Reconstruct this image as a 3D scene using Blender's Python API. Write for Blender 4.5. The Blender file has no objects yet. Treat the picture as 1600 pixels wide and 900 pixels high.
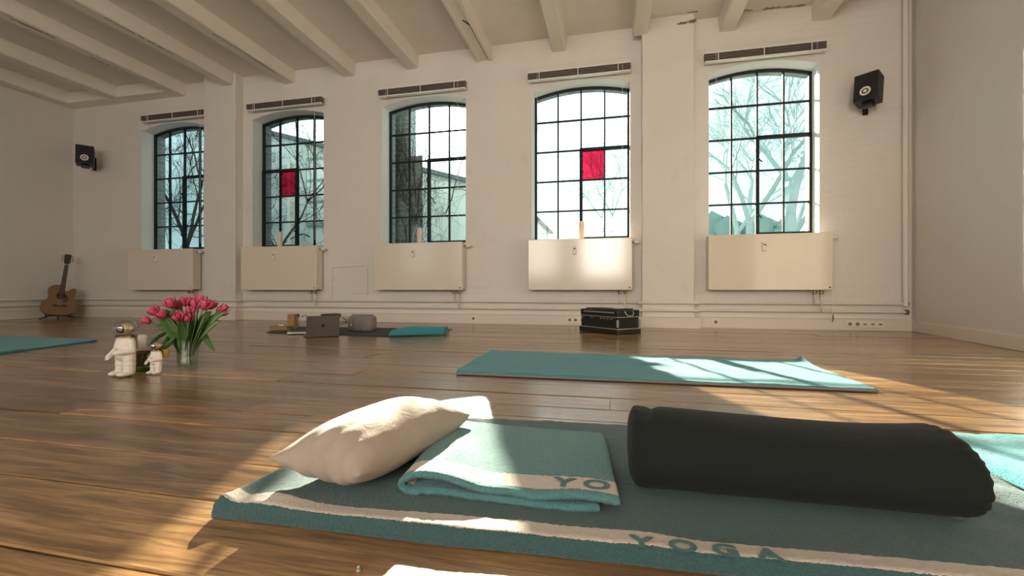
import bpy, bmesh, math, random
import numpy as np
from mathutils import Vector, Matrix, noise
C = bpy.context.scene.collection
S = bpy.context.scene
R = math.radians
# ---------------------------------------------------------------- camera, sky, sun, fill lamps, exposure
F, PSI, H, Y0 = 693.0, R(12.76), 0.43, 453.5
cam = bpy.data.objects.new('camera', bpy.data.cameras.new('camera')); C.objects.link(cam)
cam.location = (0, 0, H); cam.rotation_euler = (R(90), 0, PSI)
cam.data.sensor_width = 36; cam.data.lens = 36*F/1600; cam.data.shift_y = (Y0-450)/1600
cam.data.clip_start = 0.02; cam.data.clip_end = 400
S.camera = cam
CP, SP = math.cos(PSI), math.sin(PSI)
def ray(px, py):                       # direction in the world of a point of the photograph
    t = (px-800)/F; u = (Y0-py)/F
    return Vector((t*CP-SP, CP+t*SP, u))
def atY(px, py, Y):                    # the point of that ray on the upright plane y = Y
    d = ray(px, py); s = Y/d.y
    return Vector((d.x*s, Y, H+d.z*s))
def atZ(px, py, z=0.0):                # ... and on the level plane z
    d = ray(px, py); s = (z-H)/d.z
    return Vector((d.x*s, d.y*s, z))
SUN = ray(716, 184).normalized()
W = bpy.data.worlds.new('sky'); S.world = W; W.use_nodes = True
nt = W.node_tree; nt.nodes.clear()
def wn(t, **k):
    n = nt.nodes.new(t)
    for a, b in k.items(): setattr(n, a, b)
    return n
tc = wn('ShaderNodeTexCoord'); nrm = wn('ShaderNodeVectorMath', operation='NORMALIZE')
dt = wn('ShaderNodeVectorMath', operation='DOT_PRODUCT'); dt.inputs[1].default_value = SUN
nt.links.new(tc.outputs['Generated'], nrm.inputs[0]); nt.links.new(nrm.outputs[0], dt.inputs[0])
mx = wn('ShaderNodeMath', operation='MAXIMUM'); mx.inputs[1].default_value = 0.0
nt.links.new(dt.outputs['Value'], mx.inputs[0])
def aur(p, k):
    a = wn('ShaderNodeMath', operation='POWER'); a.inputs[1].default_value = p
    nt.links.new(mx.outputs[0], a.inputs[0])
    b = wn('ShaderNodeMath', operation='MULTIPLY'); b.inputs[1].default_value = k
    nt.links.new(a.outputs[0], b.inputs[0]); return b
SKY_K = 1.2
add = wn('ShaderNodeMath', operation='ADD')
nt.links.new(aur(500, 14.0).outputs[0], add.inputs[0]); nt.links.new(aur(14, 1.5).outputs[0], add.inputs[1])
bg1 = wn('ShaderNodeBackground'); bg1.inputs[0].default_value = (0.70, 0.93, 0.97, 1); bg1.inputs[1].default_value = SKY_K
bg2 = wn('ShaderNodeBackground'); bg2.inputs[0].default_value = (1.0, 0.97, 0.92, 1)
nt.links.new(add.outputs[0], bg2.inputs[1])
ads = wn('ShaderNodeAddShader'); out = wn('ShaderNodeOutputWorld')
nt.links.new(bg1.outputs[0], ads.inputs[0]); nt.links.new(bg2.outputs[0], ads.inputs[1]); nt.links.new(ads.outputs[0], out.inputs[0])
sl = bpy.data.lights.new('sun', 'SUN'); sl.energy = 30.0; sl.angle = R(0.6); sl.color = (1.0, 0.86, 0.66)
so = bpy.data.objects.new('sun', sl); C.objects.link(so); so.location = SUN*30
so.rotation_euler = (-SUN).to_track_quat('-Z', 'Y').to_euler()
YN = -4.2                               # the near wall behind the photographer, with its own windows
NEAR_WIN = [(-7.6, -6.2), (-5.4, -4.0), (-3.2, -1.8), (-1.0, 0.4)]
for (a, b), e in zip(NEAR_WIN, (8, 20, 88, 185)):   # fill lamps added outside those windows to brighten the room
    l = bpy.data.lights.new('daylight_fill', 'AREA'); l.shape = 'RECTANGLE'; l.size = b-a; l.size_y = 2.1
    l.energy = e; l.color = (1.0, 0.89, 0.79)
    o = bpy.data.objects.new('daylight_fill', l); C.objects.link(o); o.location = ((a+b)/2, YN-0.35, 1.95); o.rotation_euler = (R(90), 0, 0)
WX = [(-7.203, -6.01), (-5.152, -3.96), (-3.06, -1.861), (-0.989, 0.21), (1.082, 2.222)]
for a, b in WX:                        # sky portals at the five windows: guide sampling, add no light
    l = bpy.data.lights.new('portal', 'AREA'); l.shape = 'RECTANGLE'; l.size = b-a; l.size_y = 2.1; l.cycles.is_portal = True
    o = bpy.data.objects.new('portal', l); C.objects.link(o); o.location = ((a+b)/2, 5.95, 2.05); o.rotation_euler = (R(-90), 0, 0)
vs = S.view_settings
S.display_settings.display_device = 'sRGB'
vs.view_transform = 'Standard'; vs.look = 'None'; vs.gamma = 1.0; vs.use_curve_mapping = False; vs.exposure = 0.18
S.cycles.max_bounces = 10; S.cycles.diffuse_bounces = 5; S.cycles.transparent_max_bounces = 16
S.cycles.sample_clamp_indirect = 4.0; S.cycles.caustics_reflective = False; S.cycles.caustics_refractive = False
S.cycles.use_denoising = True

# ---------------------------------------------------------------- materials
class Mat:
    def __init__(s, name, col=(0.8,0.8,0.8), rough=0.6, metal=0.0, **kw):
        s.m = bpy.data.materials.new(name); s.m.use_nodes = True; s.t = s.m.node_tree
        s.b = s.t.nodes['Principled BSDF']; s.o = s.t.nodes['Material Output']
        s.set('Base Color', (*col, 1)); s.set('Roughness', rough); s.set('Metallic', metal)
        for k, v in kw.items(): s.set(k.replace('_', ' '), v)
    def set(s, k, v):
        if isinstance(v, bpy.types.NodeSocket): s.t.links.new(v, s.b.inputs[k])
        else: s.b.inputs[k].default_value = v
    def n(s, t, ins=None, **k):
        n = s.t.nodes.new(t)
        for a, b in k.items(): setattr(n, a, b)
        for a, b in (ins or {}).items():
            if isinstance(b, bpy.types.NodeSocket): s.t.links.new(b, n.inputs[a])
            else: n.inputs[a].default_value = b
        return n
    def co(s, scale=(1,1,1), kind='Object', loc=(0,0,0)):
        t = s.n('ShaderNodeTexCoord')
        return s.n('ShaderNodeMapping', {'Vector': t.outputs[kind], 'Scale': scale, 'Location': loc}).outputs[0]
    def noise(s, vec, scale, detail=4, rough=0.55, dist=0.0):
        return s.n('ShaderNodeTexNoise', {'Vector': vec, 'Scale': scale, 'Detail': detail, 'Roughness': rough, 'Distortion': dist}).outputs['Fac']
    def ramp(s, fac, stops):
        r = s.n('ShaderNodeValToRGB', {'Fac': fac}); e = r.color_ramp.elements
        while len(e) < len(stops): e.new(0.5)
        for i, (p, c) in enumerate(stops):
            e[i].position = p; e[i].color = (*c, 1) if len(c) == 3 else c
        return r.outputs[0]
    def mix(s, fac, a, b, mode='MIX'):
        n = s.t.nodes.new('ShaderNodeMix'); n.data_type = 'RGBA'; n.blend_type = mode
        for i, v in ((0, fac), (6, a), (7, b)):
            if isinstance(v, bpy.types.NodeSocket): s.t.links.new(v, n.inputs[i])
            else: n.inputs[i].default_value = v if i == 0 else ((*v, 1) if len(v) == 3 else v)
        return n.outputs[2]
    def math(s, op, a, b=0.0, clamp=False):
        n = s.t.nodes.new('ShaderNodeMath'); n.operation = op; n.use_clamp = clamp
        for i, v in ((0, a), (1, b)):
            if isinstance(v, bpy.types.NodeSocket): s.t.links.new(v, n.inputs[i])
            else: n.inputs[i].default_value = v
        return n.outputs[0]
    def bump(s, h, strength=0.3, dist=0.01, prev=None):
        ins = {'Height': h, 'Strength': strength, 'Distance': dist}
        if prev is not None: ins['Normal'] = prev
        n = s.n('ShaderNodeBump', ins).outputs[0]; s.set('Normal', n); return n

def plaster(name, base, dark, brick=0.0, stain=0.35):
    m = Mat(name, base, 0.75)
    v = m.co(); big = m.noise(v, 0.9, 5, 0.6)
    st = m.noise(v, 3.5, 6, 0.65, 0.6)
    c = m.mix(m.ramp(big, [(0.35, (0,0,0)), (0.7, (stain,)*3)]), base, dark)
    c = m.mix(m.ramp(st, [(0.60, (0,0,0)), (0.78, (stain*1.1,)*3)]), c, tuple(x*0.86 for x in dark))
    m.set('Base Color', c)
    p = m.bump(m.noise(v, 38, 5, 0.6), 0.25, 0.01)
    p = m.bump(m.noise(v, 6, 4, 0.6), 0.35, 0.02, p)
    if brick:
        t = m.n('ShaderNodeTexCoord'); sx = m.n('ShaderNodeSeparateXYZ', {0: t.outputs['Object']})
        hv = m.n('ShaderNodeCombineXYZ', {0: sx.outputs[0], 1: sx.outputs[2]})
        b = m.n('ShaderNodeTexBrick', {'Vector': hv.outputs[0], 'Scale': 1.0, 'Mortar Size': 0.012, 'Mortar Smooth': 0.8, 'Brick Width': 0.26, 'Row Height': 0.077,
                'Color1': (1,1,1,1), 'Color2': (0.9,0.9,0.9,1), 'Mortar': (0,0,0,1)})
        m.bump(b.outputs['Color'], brick, 0.012, p)
    return m.m
M = {}
M['wall'] = plaster('painted_brick', (0.80, 0.76, 0.715), (0.69, 0.64, 0.585), 0.12)
M['wall_side'] = plaster('painted_plaster', (0.74, 0.71, 0.67), (0.66, 0.62, 0.57), 0.0, 0.25)
M['ceiling'] = plaster('ceiling_paint', (0.80, 0.745, 0.68), (0.72, 0.65, 0.57), 0.0, 0.3)
M['beam'] = plaster('beam_paint', (0.84, 0.79, 0.71), (0.74, 0.67, 0.57), 0.0, 0.3)
M['trim'] = Mat('trim_paint', (0.78, 0.71, 0.62), 0.5).m
M['pipe'] = Mat('pipe_paint', (0.80, 0.74, 0.66), 0.45).m
M['radiator'] = Mat('radiator_enamel', (0.80, 0.72, 0.60), 0.14, Specular_IOR_Level=0.7).m
M['radiator_side'] = Mat('radiator_side_enamel', (0.74, 0.67, 0.57), 0.3).m
M['plastic'] = Mat('cream_plastic', (0.82, 0.76, 0.66), 0.35).m
M['brass'] = Mat('aged_brass', (0.30, 0.20, 0.10), 0.45, 0.8).m
M['iron'] = Mat('window_iron_paint', (0.018, 0.028, 0.03), 0.7, Specular_IOR_Level=0.15).m
M['black'] = Mat('black_plastic', (0.012, 0.012, 0.013), 0.45).m
M['dark'] = Mat('dark_grey', (0.05, 0.048, 0.046), 0.6).m
M['white'] = Mat('white_paint', (0.85, 0.83, 0.79), 0.4).m
M['grime'] = Mat('hole_dark', (0.03, 0.022, 0.016), 0.9).m
def glass_pane(name, tint, k0=0.035):
    m = Mat(name); t = m.t
    tr = m.n('ShaderNodeBsdfTransparent', {'Color': (*tint, 1)}); gl = m.n('ShaderNodeBsdfGlossy', {'Roughness': 0.02})
    lw = m.n('ShaderNodeLayerWeight', {'Blend': 0.5}); f = m.math('ADD', m.math('MULTIPLY', m.math('POWER', lw.outputs['Facing'], 5.0), 0.85), k0)
    mx = m.n('ShaderNodeMixShader', {0: f, 1: tr.outputs[0], 2: gl.outputs[0]})
    t.links.new(mx.outputs[0], m.o.inputs[0]); return m.m
M['glass'] = glass_pane('window_glass', (0.93, 0.985, 0.98))
M['red_glass'] = glass_pane('red_film_glass', (0.62, 0.012, 0.06))
M['helmet'] = glass_pane('clear_helmet_glass', (0.90, 0.89, 0.88), 0.22)
# floor boards
m = Mat('varnished_pine', rough=0.3)
oi = m.n('ShaderNodeObjectInfo').outputs['Random']
t = m.n('ShaderNodeTexCoord').outputs['Object']
ofs = m.n('ShaderNodeCombineXYZ', {0: m.math('MULTIPLY', oi, 37.0), 1: m.math('MULTIPLY', oi, 11.0), 2: m.math('MULTIPLY', oi, 5.0)}).outputs[0]
tv = m.n('ShaderNodeVectorMath', {0: t, 1: ofs}, operation='ADD').outputs[0]
g1 = m.n('ShaderNodeMapping', {'Vector': tv, 'Scale': (0.9, 9, 9)}).outputs[0]
g2 = m.n('ShaderNodeMapping', {'Vector': tv, 'Scale': (3.0, 85, 85)}).outputs[0]
a = m.noise(g1, 1.6, 6, 0.62, 1.4); b = m.noise(g2, 1.5, 7, 0.7, 0.8); w = m.noise(tv, 1.1, 4, 0.6)
col = m.ramp(a, [(0.28, (0.085, 0.048, 0.023)), (0.5, (0.27, 0.160, 0.072)), (0.72, (0.48, 0.315, 0.15))])
col = m.mix(m.ramp(b, [(0.34, (0.75,)*3), (0.52, (0,)*3)]), col, (0.085, 0.042, 0.02))
col = m.mix(0.5, col, m.ramp(oi, [(0.0, (0.45, 0.40, 0.36)), (0.5, (1.0, 0.97, 0.92)), (1.0, (1.6, 1.5, 1.35))]), 'MULTIPLY')
col = m.mix(m.ramp(w, [(0.55, (0,)*3), (0.75, (0.35,)*3)]), col, (0.14, 0.072, 0.036))
kn = m.n('ShaderNodeTexVoronoi', {'Vector': m.n('ShaderNodeMapping', {'Vector': tv, 'Scale': (2.6, 9, 1)}).outputs[0], 'Scale': 0.75})
kd = m.ramp(kn.outputs['Distance'], [(0.06, (1,)*3), (0.17, (0,)*3)])
col = m.mix(m.math('MULTIPLY', kd, 0.75), col, (0.055, 0.025, 0.012))
sp = m.n('ShaderNodeTexVoronoi', {'Vector': tv, 'Scale': 7.0})
col = m.mix(m.ramp(sp.outputs['Distance'], [(0.035, (0.9,)*3), (0.05, (0,)*3)]), col, (0.02, 0.012, 0.008))
m.set('Base Color', col)
m.set('Roughness', m.math('ADD', m.math('MULTIPLY', a, 0.24), 0.08))
m.set('Specular IOR Level', 0.6); m.set('Coat Weight', 0.4); m.set('Coat Roughness', 0.16)
p = m.bump(b, 0.3, 0.004); p = m.bump(m.noise(g1, 1.2, 3), 0.25, 0.012, p); m.bump(m.noise(tv, 7, 3), 0.12, 0.01, p)
M['floor'] = m.m
# terry towelling, colour laid out in metres of the cloth's own UV
def towel(name, base, stripe=None, dark=0.45, rib=0.9):
    m = Mat(name, base, 0.9); v = m.co()
    f = m.noise(v, 300, 2, 0.7); g = m.noise(v, 90, 3, 0.6)
    c = m.mix(m.ramp(f, [(0.35, (0.55,)*3), (0.62, (0,)*3)]), base, tuple(x*dark for x in base))
    if stripe:
        uv = m.n('ShaderNodeTexCoord').outputs['UV']; sx = m.n('ShaderNodeSeparateXYZ', {0: uv})
        wob = m.math('MULTIPLY', m.math('SUBTRACT', m.noise(v, 300, 2), 0.5), 0.004)
        y = m.math('ADD', sx.outputs[1], wob)
        k = m.math('MULTIPLY', m.math('GREATER_THAN', y, stripe[0]), m.math('LESS_THAN', y, stripe[1]))
        c = m.mix(k, c, m.mix(m.ramp(f, [(0.35, (0.5,)*3), (0.6, (0,)*3)]), (0.62, 0.56, 0.49), (0.42, 0.37, 0.31)))
    m.set('Base Color', c); m.set('Sheen Weight', 0.2); m.set('Sheen Roughness', 0.5)
    p = m.bump(f, rib, 0.004); m.bump(g, 0.35, 0.006, p)
    return m.m
TEAL = (0.042, 0.112, 0.118)
M['towel_stripe'] = towel('teal_towel_with_cream_stripe', TEAL, (0.012, 0.052))
M['towel_fold'] = towel('folded_teal_towel', (0.085, 0.25, 0.26), (0.02, 0.075))
M['towel'] = towel('plain_teal_towel', (0.042, 0.29, 0.345))
M['letter'] = towel('teal_letter_weave', (0.05, 0.16, 0.16))
M['mat_dark'] = Mat('dark_yoga_mat', (0.035, 0.045, 0.042), 0.8).m
def cloth(name, base, rough=0.85, weave=300, wrinkle=0.4, sheen=0.3, var=0.12):
    m = Mat(name, base, rough); v = m.co()
    n = m.noise(v, 14, 5, 0.6)
    m.set('Base Color', m.mix(m.ramp(n, [(0.35, (0,)*3), (0.7, (1,)*3)]), base, tuple(x*(1-var) for x in base)))
    p = m.bump(m.noise(v, weave, 2), 0.25, 0.002); m.bump(m.noise(m.co((1, 1, 1)), 22, 4, 0.6, 0.8), wrinkle, 0.012, p)
    m.set('Sheen Weight', sheen); return m.m
M['linen'] = cloth('natural_linen', (0.39, 0.32, 0.26), 0.85, 500, 0.28, 0.15)
M['velvet'] = cloth('dark_green_velvet', (0.003, 0.0075, 0.007), 0.95, 300, 0.2, 0.015)
M['felt'] = cloth('grey_felt', (0.24, 0.21, 0.19), 0.95, 200, 0.2, 0.2)
M['ceramic'] = Mat('matt_white_ceramic', (0.74, 0.69, 0.62), 0.55).m
M['gold'] = Mat('gold_mirror', (0.42, 0.27, 0.10), 0.12, 1.0).m
M['yellow'] = Mat('mustard_plastic', (0.55, 0.33, 0.07), 0.5).m
M['brown_glaze'] = Mat('brown_glaze', (0.075, 0.04, 0.02), 0.15).m
M['green_glaze'] = Mat('green_glaze', (0.05, 0.10, 0.035), 0.25).m
M['vase_glass'] = glass_pane('vase_glass', (0.88, 0.92, 0.90), 0.10)
M['water'] = glass_pane('water', (0.92, 0.97, 0.85), 0.0)
M['leaf'] = Mat('tulip_leaf', (0.085, 0.18, 0.05), 0.4).m
M['stem'] = Mat('tulip_stem', (0.16, 0.24, 0.07), 0.4).m
M['petal'] = Mat('pink_petal', (0.62, 0.085, 0.17), 0.6).m
M['alu'] = Mat('grey_aluminium', (0.17, 0.155, 0.145), 0.42, 0.6).m
M['box_paint'] = Mat('black_lacquer', (0.015, 0.017, 0.014), 0.3).m
M['silver'] = Mat('silver_trim', (0.55, 0.52, 0.47), 0.35, 0.7).m
M['cork'] = Mat('cardboard_brown', (0.34, 0.21, 0.095), 0.8).m
M['wax'] = Mat('cream_wax', (0.80, 0.66, 0.55), 0.5, Subsurface_Weight=0.3).m
M['guitar_top'] = Mat('spruce_top', (0.20, 0.095, 0.035), 0.35).m
M['guitar_side'] = Mat('mahogany_side', (0.07, 0.025, 0.014), 0.3).m
M['rosewood'] = Mat('rosewood', (0.035, 0.016, 0.012), 0.5).m
M['blind'] = Mat('blind_slats', (0.14, 0.11, 0.10), 0.5).m
M['bark'] = Mat('hazed_bark', (0.36, 0.48, 0.48), 0.9).m  # pale teal puts haze and sky glare into the bark colour
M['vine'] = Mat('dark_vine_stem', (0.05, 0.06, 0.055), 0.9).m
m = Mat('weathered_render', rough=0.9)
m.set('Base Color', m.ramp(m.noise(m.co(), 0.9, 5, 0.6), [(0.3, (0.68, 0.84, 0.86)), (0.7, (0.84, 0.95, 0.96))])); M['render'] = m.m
m = Mat('old_brick', rough=0.9); t = m.n('ShaderNodeTexCoord'); sx = m.n('ShaderNodeSeparateXYZ', {0: t.outputs['Object']})
hv = m.n('ShaderNodeCombineXYZ', {0: m.math('ADD', sx.outputs[0], sx.outputs[1]), 1: sx.outputs[2]})
bt = m.n('ShaderNodeTexBrick', {'Vector': hv.outputs[0], 'Scale': 1.0, 'Brick Width': 0.25, 'Row Height': 0.075, 'Mortar Size': 0.008,
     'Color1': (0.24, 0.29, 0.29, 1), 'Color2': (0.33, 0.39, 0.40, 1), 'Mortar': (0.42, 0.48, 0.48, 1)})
m.set('Base Color', bt.outputs['Color']); M['brick'] = m.m
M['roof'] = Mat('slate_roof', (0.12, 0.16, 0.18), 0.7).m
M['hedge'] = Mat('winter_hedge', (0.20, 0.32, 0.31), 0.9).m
m = Mat('yard_ground', rough=0.95); m.set('Base Color', m.ramp(m.noise(m.co(), 0.8, 4), [(0.35, (0.20, 0.21, 0.18)), (0.7, (0.30, 0.29, 0.26))])); M['yard'] = m.m

# ---------------------------------------------------------------- builders
class MB:
    def __init__(s): s.v = []; s.f = []; s.uv = None
    def add(s, vs, fs):
        n = len(s.v); s.v += [tuple(p) for p in vs]; s.f += [tuple(i+n for i in f) for f in fs]; return s
    def box(s, c, d, rz=0.0, rx=0.0, ry=0.0, taper=1.0):
        mt = Matrix.Translation(c) @ Matrix.Rotation(rz, 4, 'Z') @ Matrix.Rotation(ry, 4, 'Y') @ Matrix.Rotation(rx, 4, 'X')
        vs = []
        for z in (-1, 1):
            k = taper if z > 0 else 1.0
            for x, y in ((-1,-1),(1,-1),(1,1),(-1,1)): vs.append(mt @ Vector((x*d[0]/2*k, y*d[1]/2*k, z*d[2]/2)))
        return s.add(vs, [(3,2,1,0),(4,5,6,7),(0,1,5,4),(1,2,6,5),(2,3,7,6),(3,0,4,7)])
    def bx(s, x0, x1, y0, y1, z0, z1): return s.box(((x0+x1)/2, (y0+y1)/2, (z0+z1)/2), (x1-x0, y1-y0, z1-z0))
    def tube(s, pts, r, n=8, cap=True):
        pts = [Vector(p) for p in pts]; rs = r if hasattr(r, '__len__') else [r]*len(pts)
        vs = []; fs = []; up = None
        for i, p in enumerate(pts):
            d = (pts[min(i+1, len(pts)-1)] - pts[max(i-1, 0)])
            d = d.normalized() if d.length > 1e-9 else Vector((0,0,1))
            if up is None: up = Vector((0,0,1)) if abs(d.z) < 0.9 else Vector((1,0,0))
            u = (up - d*up.dot(d)); u = u.normalized() if u.length > 1e-6 else d.orthogonal().normalized()
            w = d.cross(u); up = u
            for k in range(n):
                a = 2*math.pi*k/n; vs.append(p + (u*math.cos(a)+w*math.sin(a))*rs[i])
        for i in range(len(pts)-1):
            for k in range(n): fs.append((i*n+k, i*n+(k+1)%n, (i+1)*n+(k+1)%n, (i+1)*n+k))
        if cap: fs += [tuple(range(n))[::-1], tuple((len(pts)-1)*n+k for k in range(n))]
        return s.add(vs, fs)
    def lathe(s, prof, c=(0,0,0), n=24, sq=None, mt=None):       # prof: (radius, z); sq: superellipse power for squarish sections
        vs = []; fs = []; c = Vector(c)
        for r, z in prof:
            for k in range(n):
                a = 2*math.pi*k/n; ca, sa = math.cos(a), math.sin(a)
                q = 1.0 if not sq else (abs(ca)**sq+abs(sa)**sq)**(-1/sq)
                p = Vector((r*ca*q, r*sa*q, z)); vs.append((mt @ p if mt else p) + c)
        for i in range(len(prof)-1):
            for k in range(n): fs.append((i*n+k, i*n+(k+1)%n, (i+1)*n+(k+1)%n, (i+1)*n+k))
        fs += [tuple(range(n))[::-1], tuple((len(prof)-1)*n+k for k in range(n))]
        return s.add(vs, fs)
    def ball(s, c, r, n=12, rz=0.0, ry=0.0):
        r = r if hasattr(r, '__len__') else (r, r, r)
        mt = Matrix.Translation(c) @ Matrix.Rotation(rz, 4, 'Z') @ Matrix.Rotation(ry, 4, 'Y')
        m = n//2; vs = [mt @ Vector((0,0,-r[2]))]; fs = []
        for i in range(1, m):
            a = -math.pi/2 + math.pi*i/m
            for k in range(n):
                b = 2*math.pi*k/n; vs.append(mt @ Vector((r[0]*math.cos(a)*math.cos(b), r[1]*math.cos(a)*math.sin(b), r[2]*math.sin(a))))
        vs.append(mt @ Vector((0,0,r[2]))); L = len(vs)-1
        for k in range(n): fs.append((0, 1+(k+1)%n, 1+k)); fs.append((L, 1+(m-2)*n+k, 1+(m-2)*n+(k+1)%n))
        for i in range(m-2):
            for k in range(n): fs.append((1+i*n+k, 1+i*n+(k+1)%n, 1+(i+1)*n+(k+1)%n, 1+(i+1)*n+k))
        return s.add(vs, fs)
    def prism(s, poly, d, fn):                                   # poly: 2-D outline, fn(a, b, t) -> point, t in d
        n = len(poly); vs = [fn(a, b, d[0]) for a, b in poly] + [fn(a, b, d[1]) for a, b in poly]
        return s.add(vs, [tuple(range(n))[::-1], tuple(range(n, 2*n))] + [(i, (i+1)%n, (i+1)%n+n, i+n) for i in range(n)])
    def build(s, name, mat, parent=None, smooth=False, bevel=0.0, loc=None, rz=0.0, sub=0, angle=40, seg=2):
        me = bpy.data.meshes.new(name); me.from_pydata(s.v, [], s.f)
        bm = bmesh.new(); bm.from_mesh(me); bmesh.ops.recalc_face_normals(bm, faces=bm.faces); bm.to_mesh(me); bm.free()
        me.materials.append(mat)
        o = bpy.data.objects.new(name, me); C.objects.link(o)
        if parent: o.parent = parent
        if loc is not None: o.location = loc
        o.rotation_euler.z = rz
        if bevel:
            b = o.modifiers.new('bevel', 'BEVEL'); b.width = bevel; b.segments = seg; b.limit_method = 'ANGLE'; b.angle_limit = R(35)
        if sub:
            b = o.modifiers.new('sub', 'SUBSURF'); b.levels = b.render_levels = sub
        if smooth or bevel:
            for p in me.polygons: p.use_smooth = True
            if not sub:
                try: me.set_sharp_from_angle(angle=R(angle))
                except Exception: pass
        return o
def tag(o, label=None, cat=None, group=None, kind=None):
    if label: o['label'] = label
    if cat: o['category'] = cat
    if group: o['group'] = group
    if kind: o['kind'] = kind
    return o
def thing(name, loc, label, cat, group=None, rz=0.0):
    o = bpy.data.objects.new(name, None); C.objects.link(o); o.location = loc; o.rotation_euler.z = rz
    o.empty_display_size = 0.1
    return tag(o, label, cat, group)
def kids(o): return [c for c in bpy.data.objects if c.parent == o]
def copy_tree(o, parent=None):
    c = o.copy(); C.objects.link(c)
    if parent is not None: c.parent = parent
    for ch in kids(o):
        if ch is not c: copy_tree(ch, c)
    return c

# ---------------------------------------------------------------- the room shell
YW, YF, YO = 5.5, 5.76, 5.88            # inner face, back of the white reveal, outer face
XL, ZC = -8.62, 3.57
RW0 = Vector((3.08, 5.5, 0)); RWD = Vector((-0.26, -1.67, 0)).normalized(); RWN = Vector((RWD.y, -RWD.x, 0))  # right wall runs slightly inwards
def rw(y): return RW0.x + RWD.x/RWD.y*(y-RW0.y)
ZS, ZT, RISE = 1.05, 2.93, 0.085
def arc(x0, x1, zs=ZT, rise=RISE, n=14):
    xm = (x0+x1)/2; h = (x1-x0)/2
    return [(x0+(x1-x0)*i/n, zs + rise*(1-((x0+(x1-x0)*i/n-xm)/h)**2)) for i in range(n+1)]
def arcz(x, x0, x1, zs=ZT, rise=RISE):
    xm = (x0+x1)/2; h = (x1-x0)/2
    return zs + rise*max(0.0, 1-((x-xm)/h)**2)
def wall_mb(y0, y1, xa, xb, ztop):
    b = MB(); x = xa
    for x0, x1 in WX:
        b.bx(x, x0, y0, y1, -0.05, ztop); b.bx(x0, x1, y0, y1, -0.05, ZS)
        b.prism([(x0, ztop)] + arc(x0, x1) + [(x1, ztop)], (y0, y1), lambda p, q, t: Vector((p, t, q)))
        x = x1
    b.bx(x, xb, y0, y1, -0.05, ztop); return b
tag(wall_mb(YW, YF, XL-0.2, 3.3, ZC+0.1).build('wall_far', M['wall']), kind='structure')
tag(wall_mb(YF, YO, XL-0.2, 3.6, ZC+0.5).build('wall_outside', M['brick']), kind='structure')
tag(MB().bx(XL-0.2, XL, YN-0.2, YF, -0.05, ZC+0.1).build('wall_left', M['wall_side']), kind='structure')
b = MB(); p0 = RW0 - RWD*0.25; p1 = RW0 + RWD*10.2
b.prism([(p0.x, p0.y), (p1.x, p1.y), (p1.x+0.3, p1.y), (p0.x+0.3, p0.y)], (-0.05, ZC+0.1), lambda p, q, t: Vector((p, q, t)))
tag(b.build('wall_right', M['wall_side']), kind='structure')
b = MB(); x = XL-0.2
for x0, x1 in NEAR_WIN:
    b.bx(x, x0, YN-0.25, YN, -0.05, ZC+0.1); b.bx(x0, x1, YN-0.25, YN, -0.05, 0.9); b.bx(x0, x1, YN-0.25, YN, 3.0, ZC+0.1); x = x1
b.bx(x, 3.3, YN-0.25, YN, -0.05, ZC+0.1); tag(b.build('wall_near', M['wall_side']), kind='structure')
for i, (x0, x1) in enumerate(NEAR_WIN):
    b = MB(); y = YN-0.15
    for k in range(4): xx = x0+0.025+(x1-x0-0.05)*k/3; b.bx(xx-0.02, xx+0.02, y-0.02, y+0.02, 0.9, 3.0)
    for k in range(5): zz = 0.925+2.05*k/4; b.bx(x0, x1, y-0.018, y+0.018, zz-0.02, zz+0.02)
    tag(b.build('window_%d' % (6+i), M['iron']), kind='structure')
ceil = tag(MB().bx(XL-0.2, 3.3, YN-0.25, YO, ZC, ZC+0.15).build('ceiling', M['ceiling']), kind='structure')
rnd = random.Random(4)
# beams run from the window wall back over the room; each is a part of the ceiling
for i, (xc, w, y1) in enumerate([(-8.5, 0.2, 5.3), (-7.52, 0.19, 5.3), (-6.42, 0.19, 5.5), (-5.42, 0.18, 5.35), (-4.52, 0.19, 5.5), (-3.54, 0.18, 5.5), (-2.61, 0.18, 5.5),
                    (-1.6, 0.17, 5.5), (-0.64, 0.18, 5.5), (0.315, 0.175, 5.36), (1.273, 0.175, 5.5), (2.235, 0.19, 5.5)]):
    b = MB(); n = 24; L = y1-YN
    sec = [(-w/2, 0.01), (-w/2+0.004, -0.165), (-w/2+0.018, -0.178), (w/2-0.018, -0.178), (w/2-0.004, -0.165), (w/2, 0.01)]
    vs = []; fs = []
    for k in range(n+1):
        y = y1 - L*k/n; dx = 0.008*math.sin(k*0.9+i*2)+rnd.uniform(-.003, .003)
        for (sx, sz) in sec: vs.append((xc+sx+dx*(1 if sz < 0 else 0), y, ZC+sz+rnd.uniform(-.002, .002)*(sz < 0)))
    q = len(sec)
    for k in range(n):
        for j in range(q): fs.append((k*q+j, k*q+(j+1)%q, (k+1)*q+(j+1)%q, (k+1)*q+j))
    fs += [tuple(range(q)), tuple(n*q+j for j in range(q))[::-1]]
    b.add(vs, fs); b.build('beam', M['beam'], ceil, smooth=True, angle=25)
MB().bx(XL, -6.5, 5.3, 5.52, 3.395, ZC).build('trimmer_beam', M['beam'], ceil, bevel=0.01)
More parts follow.
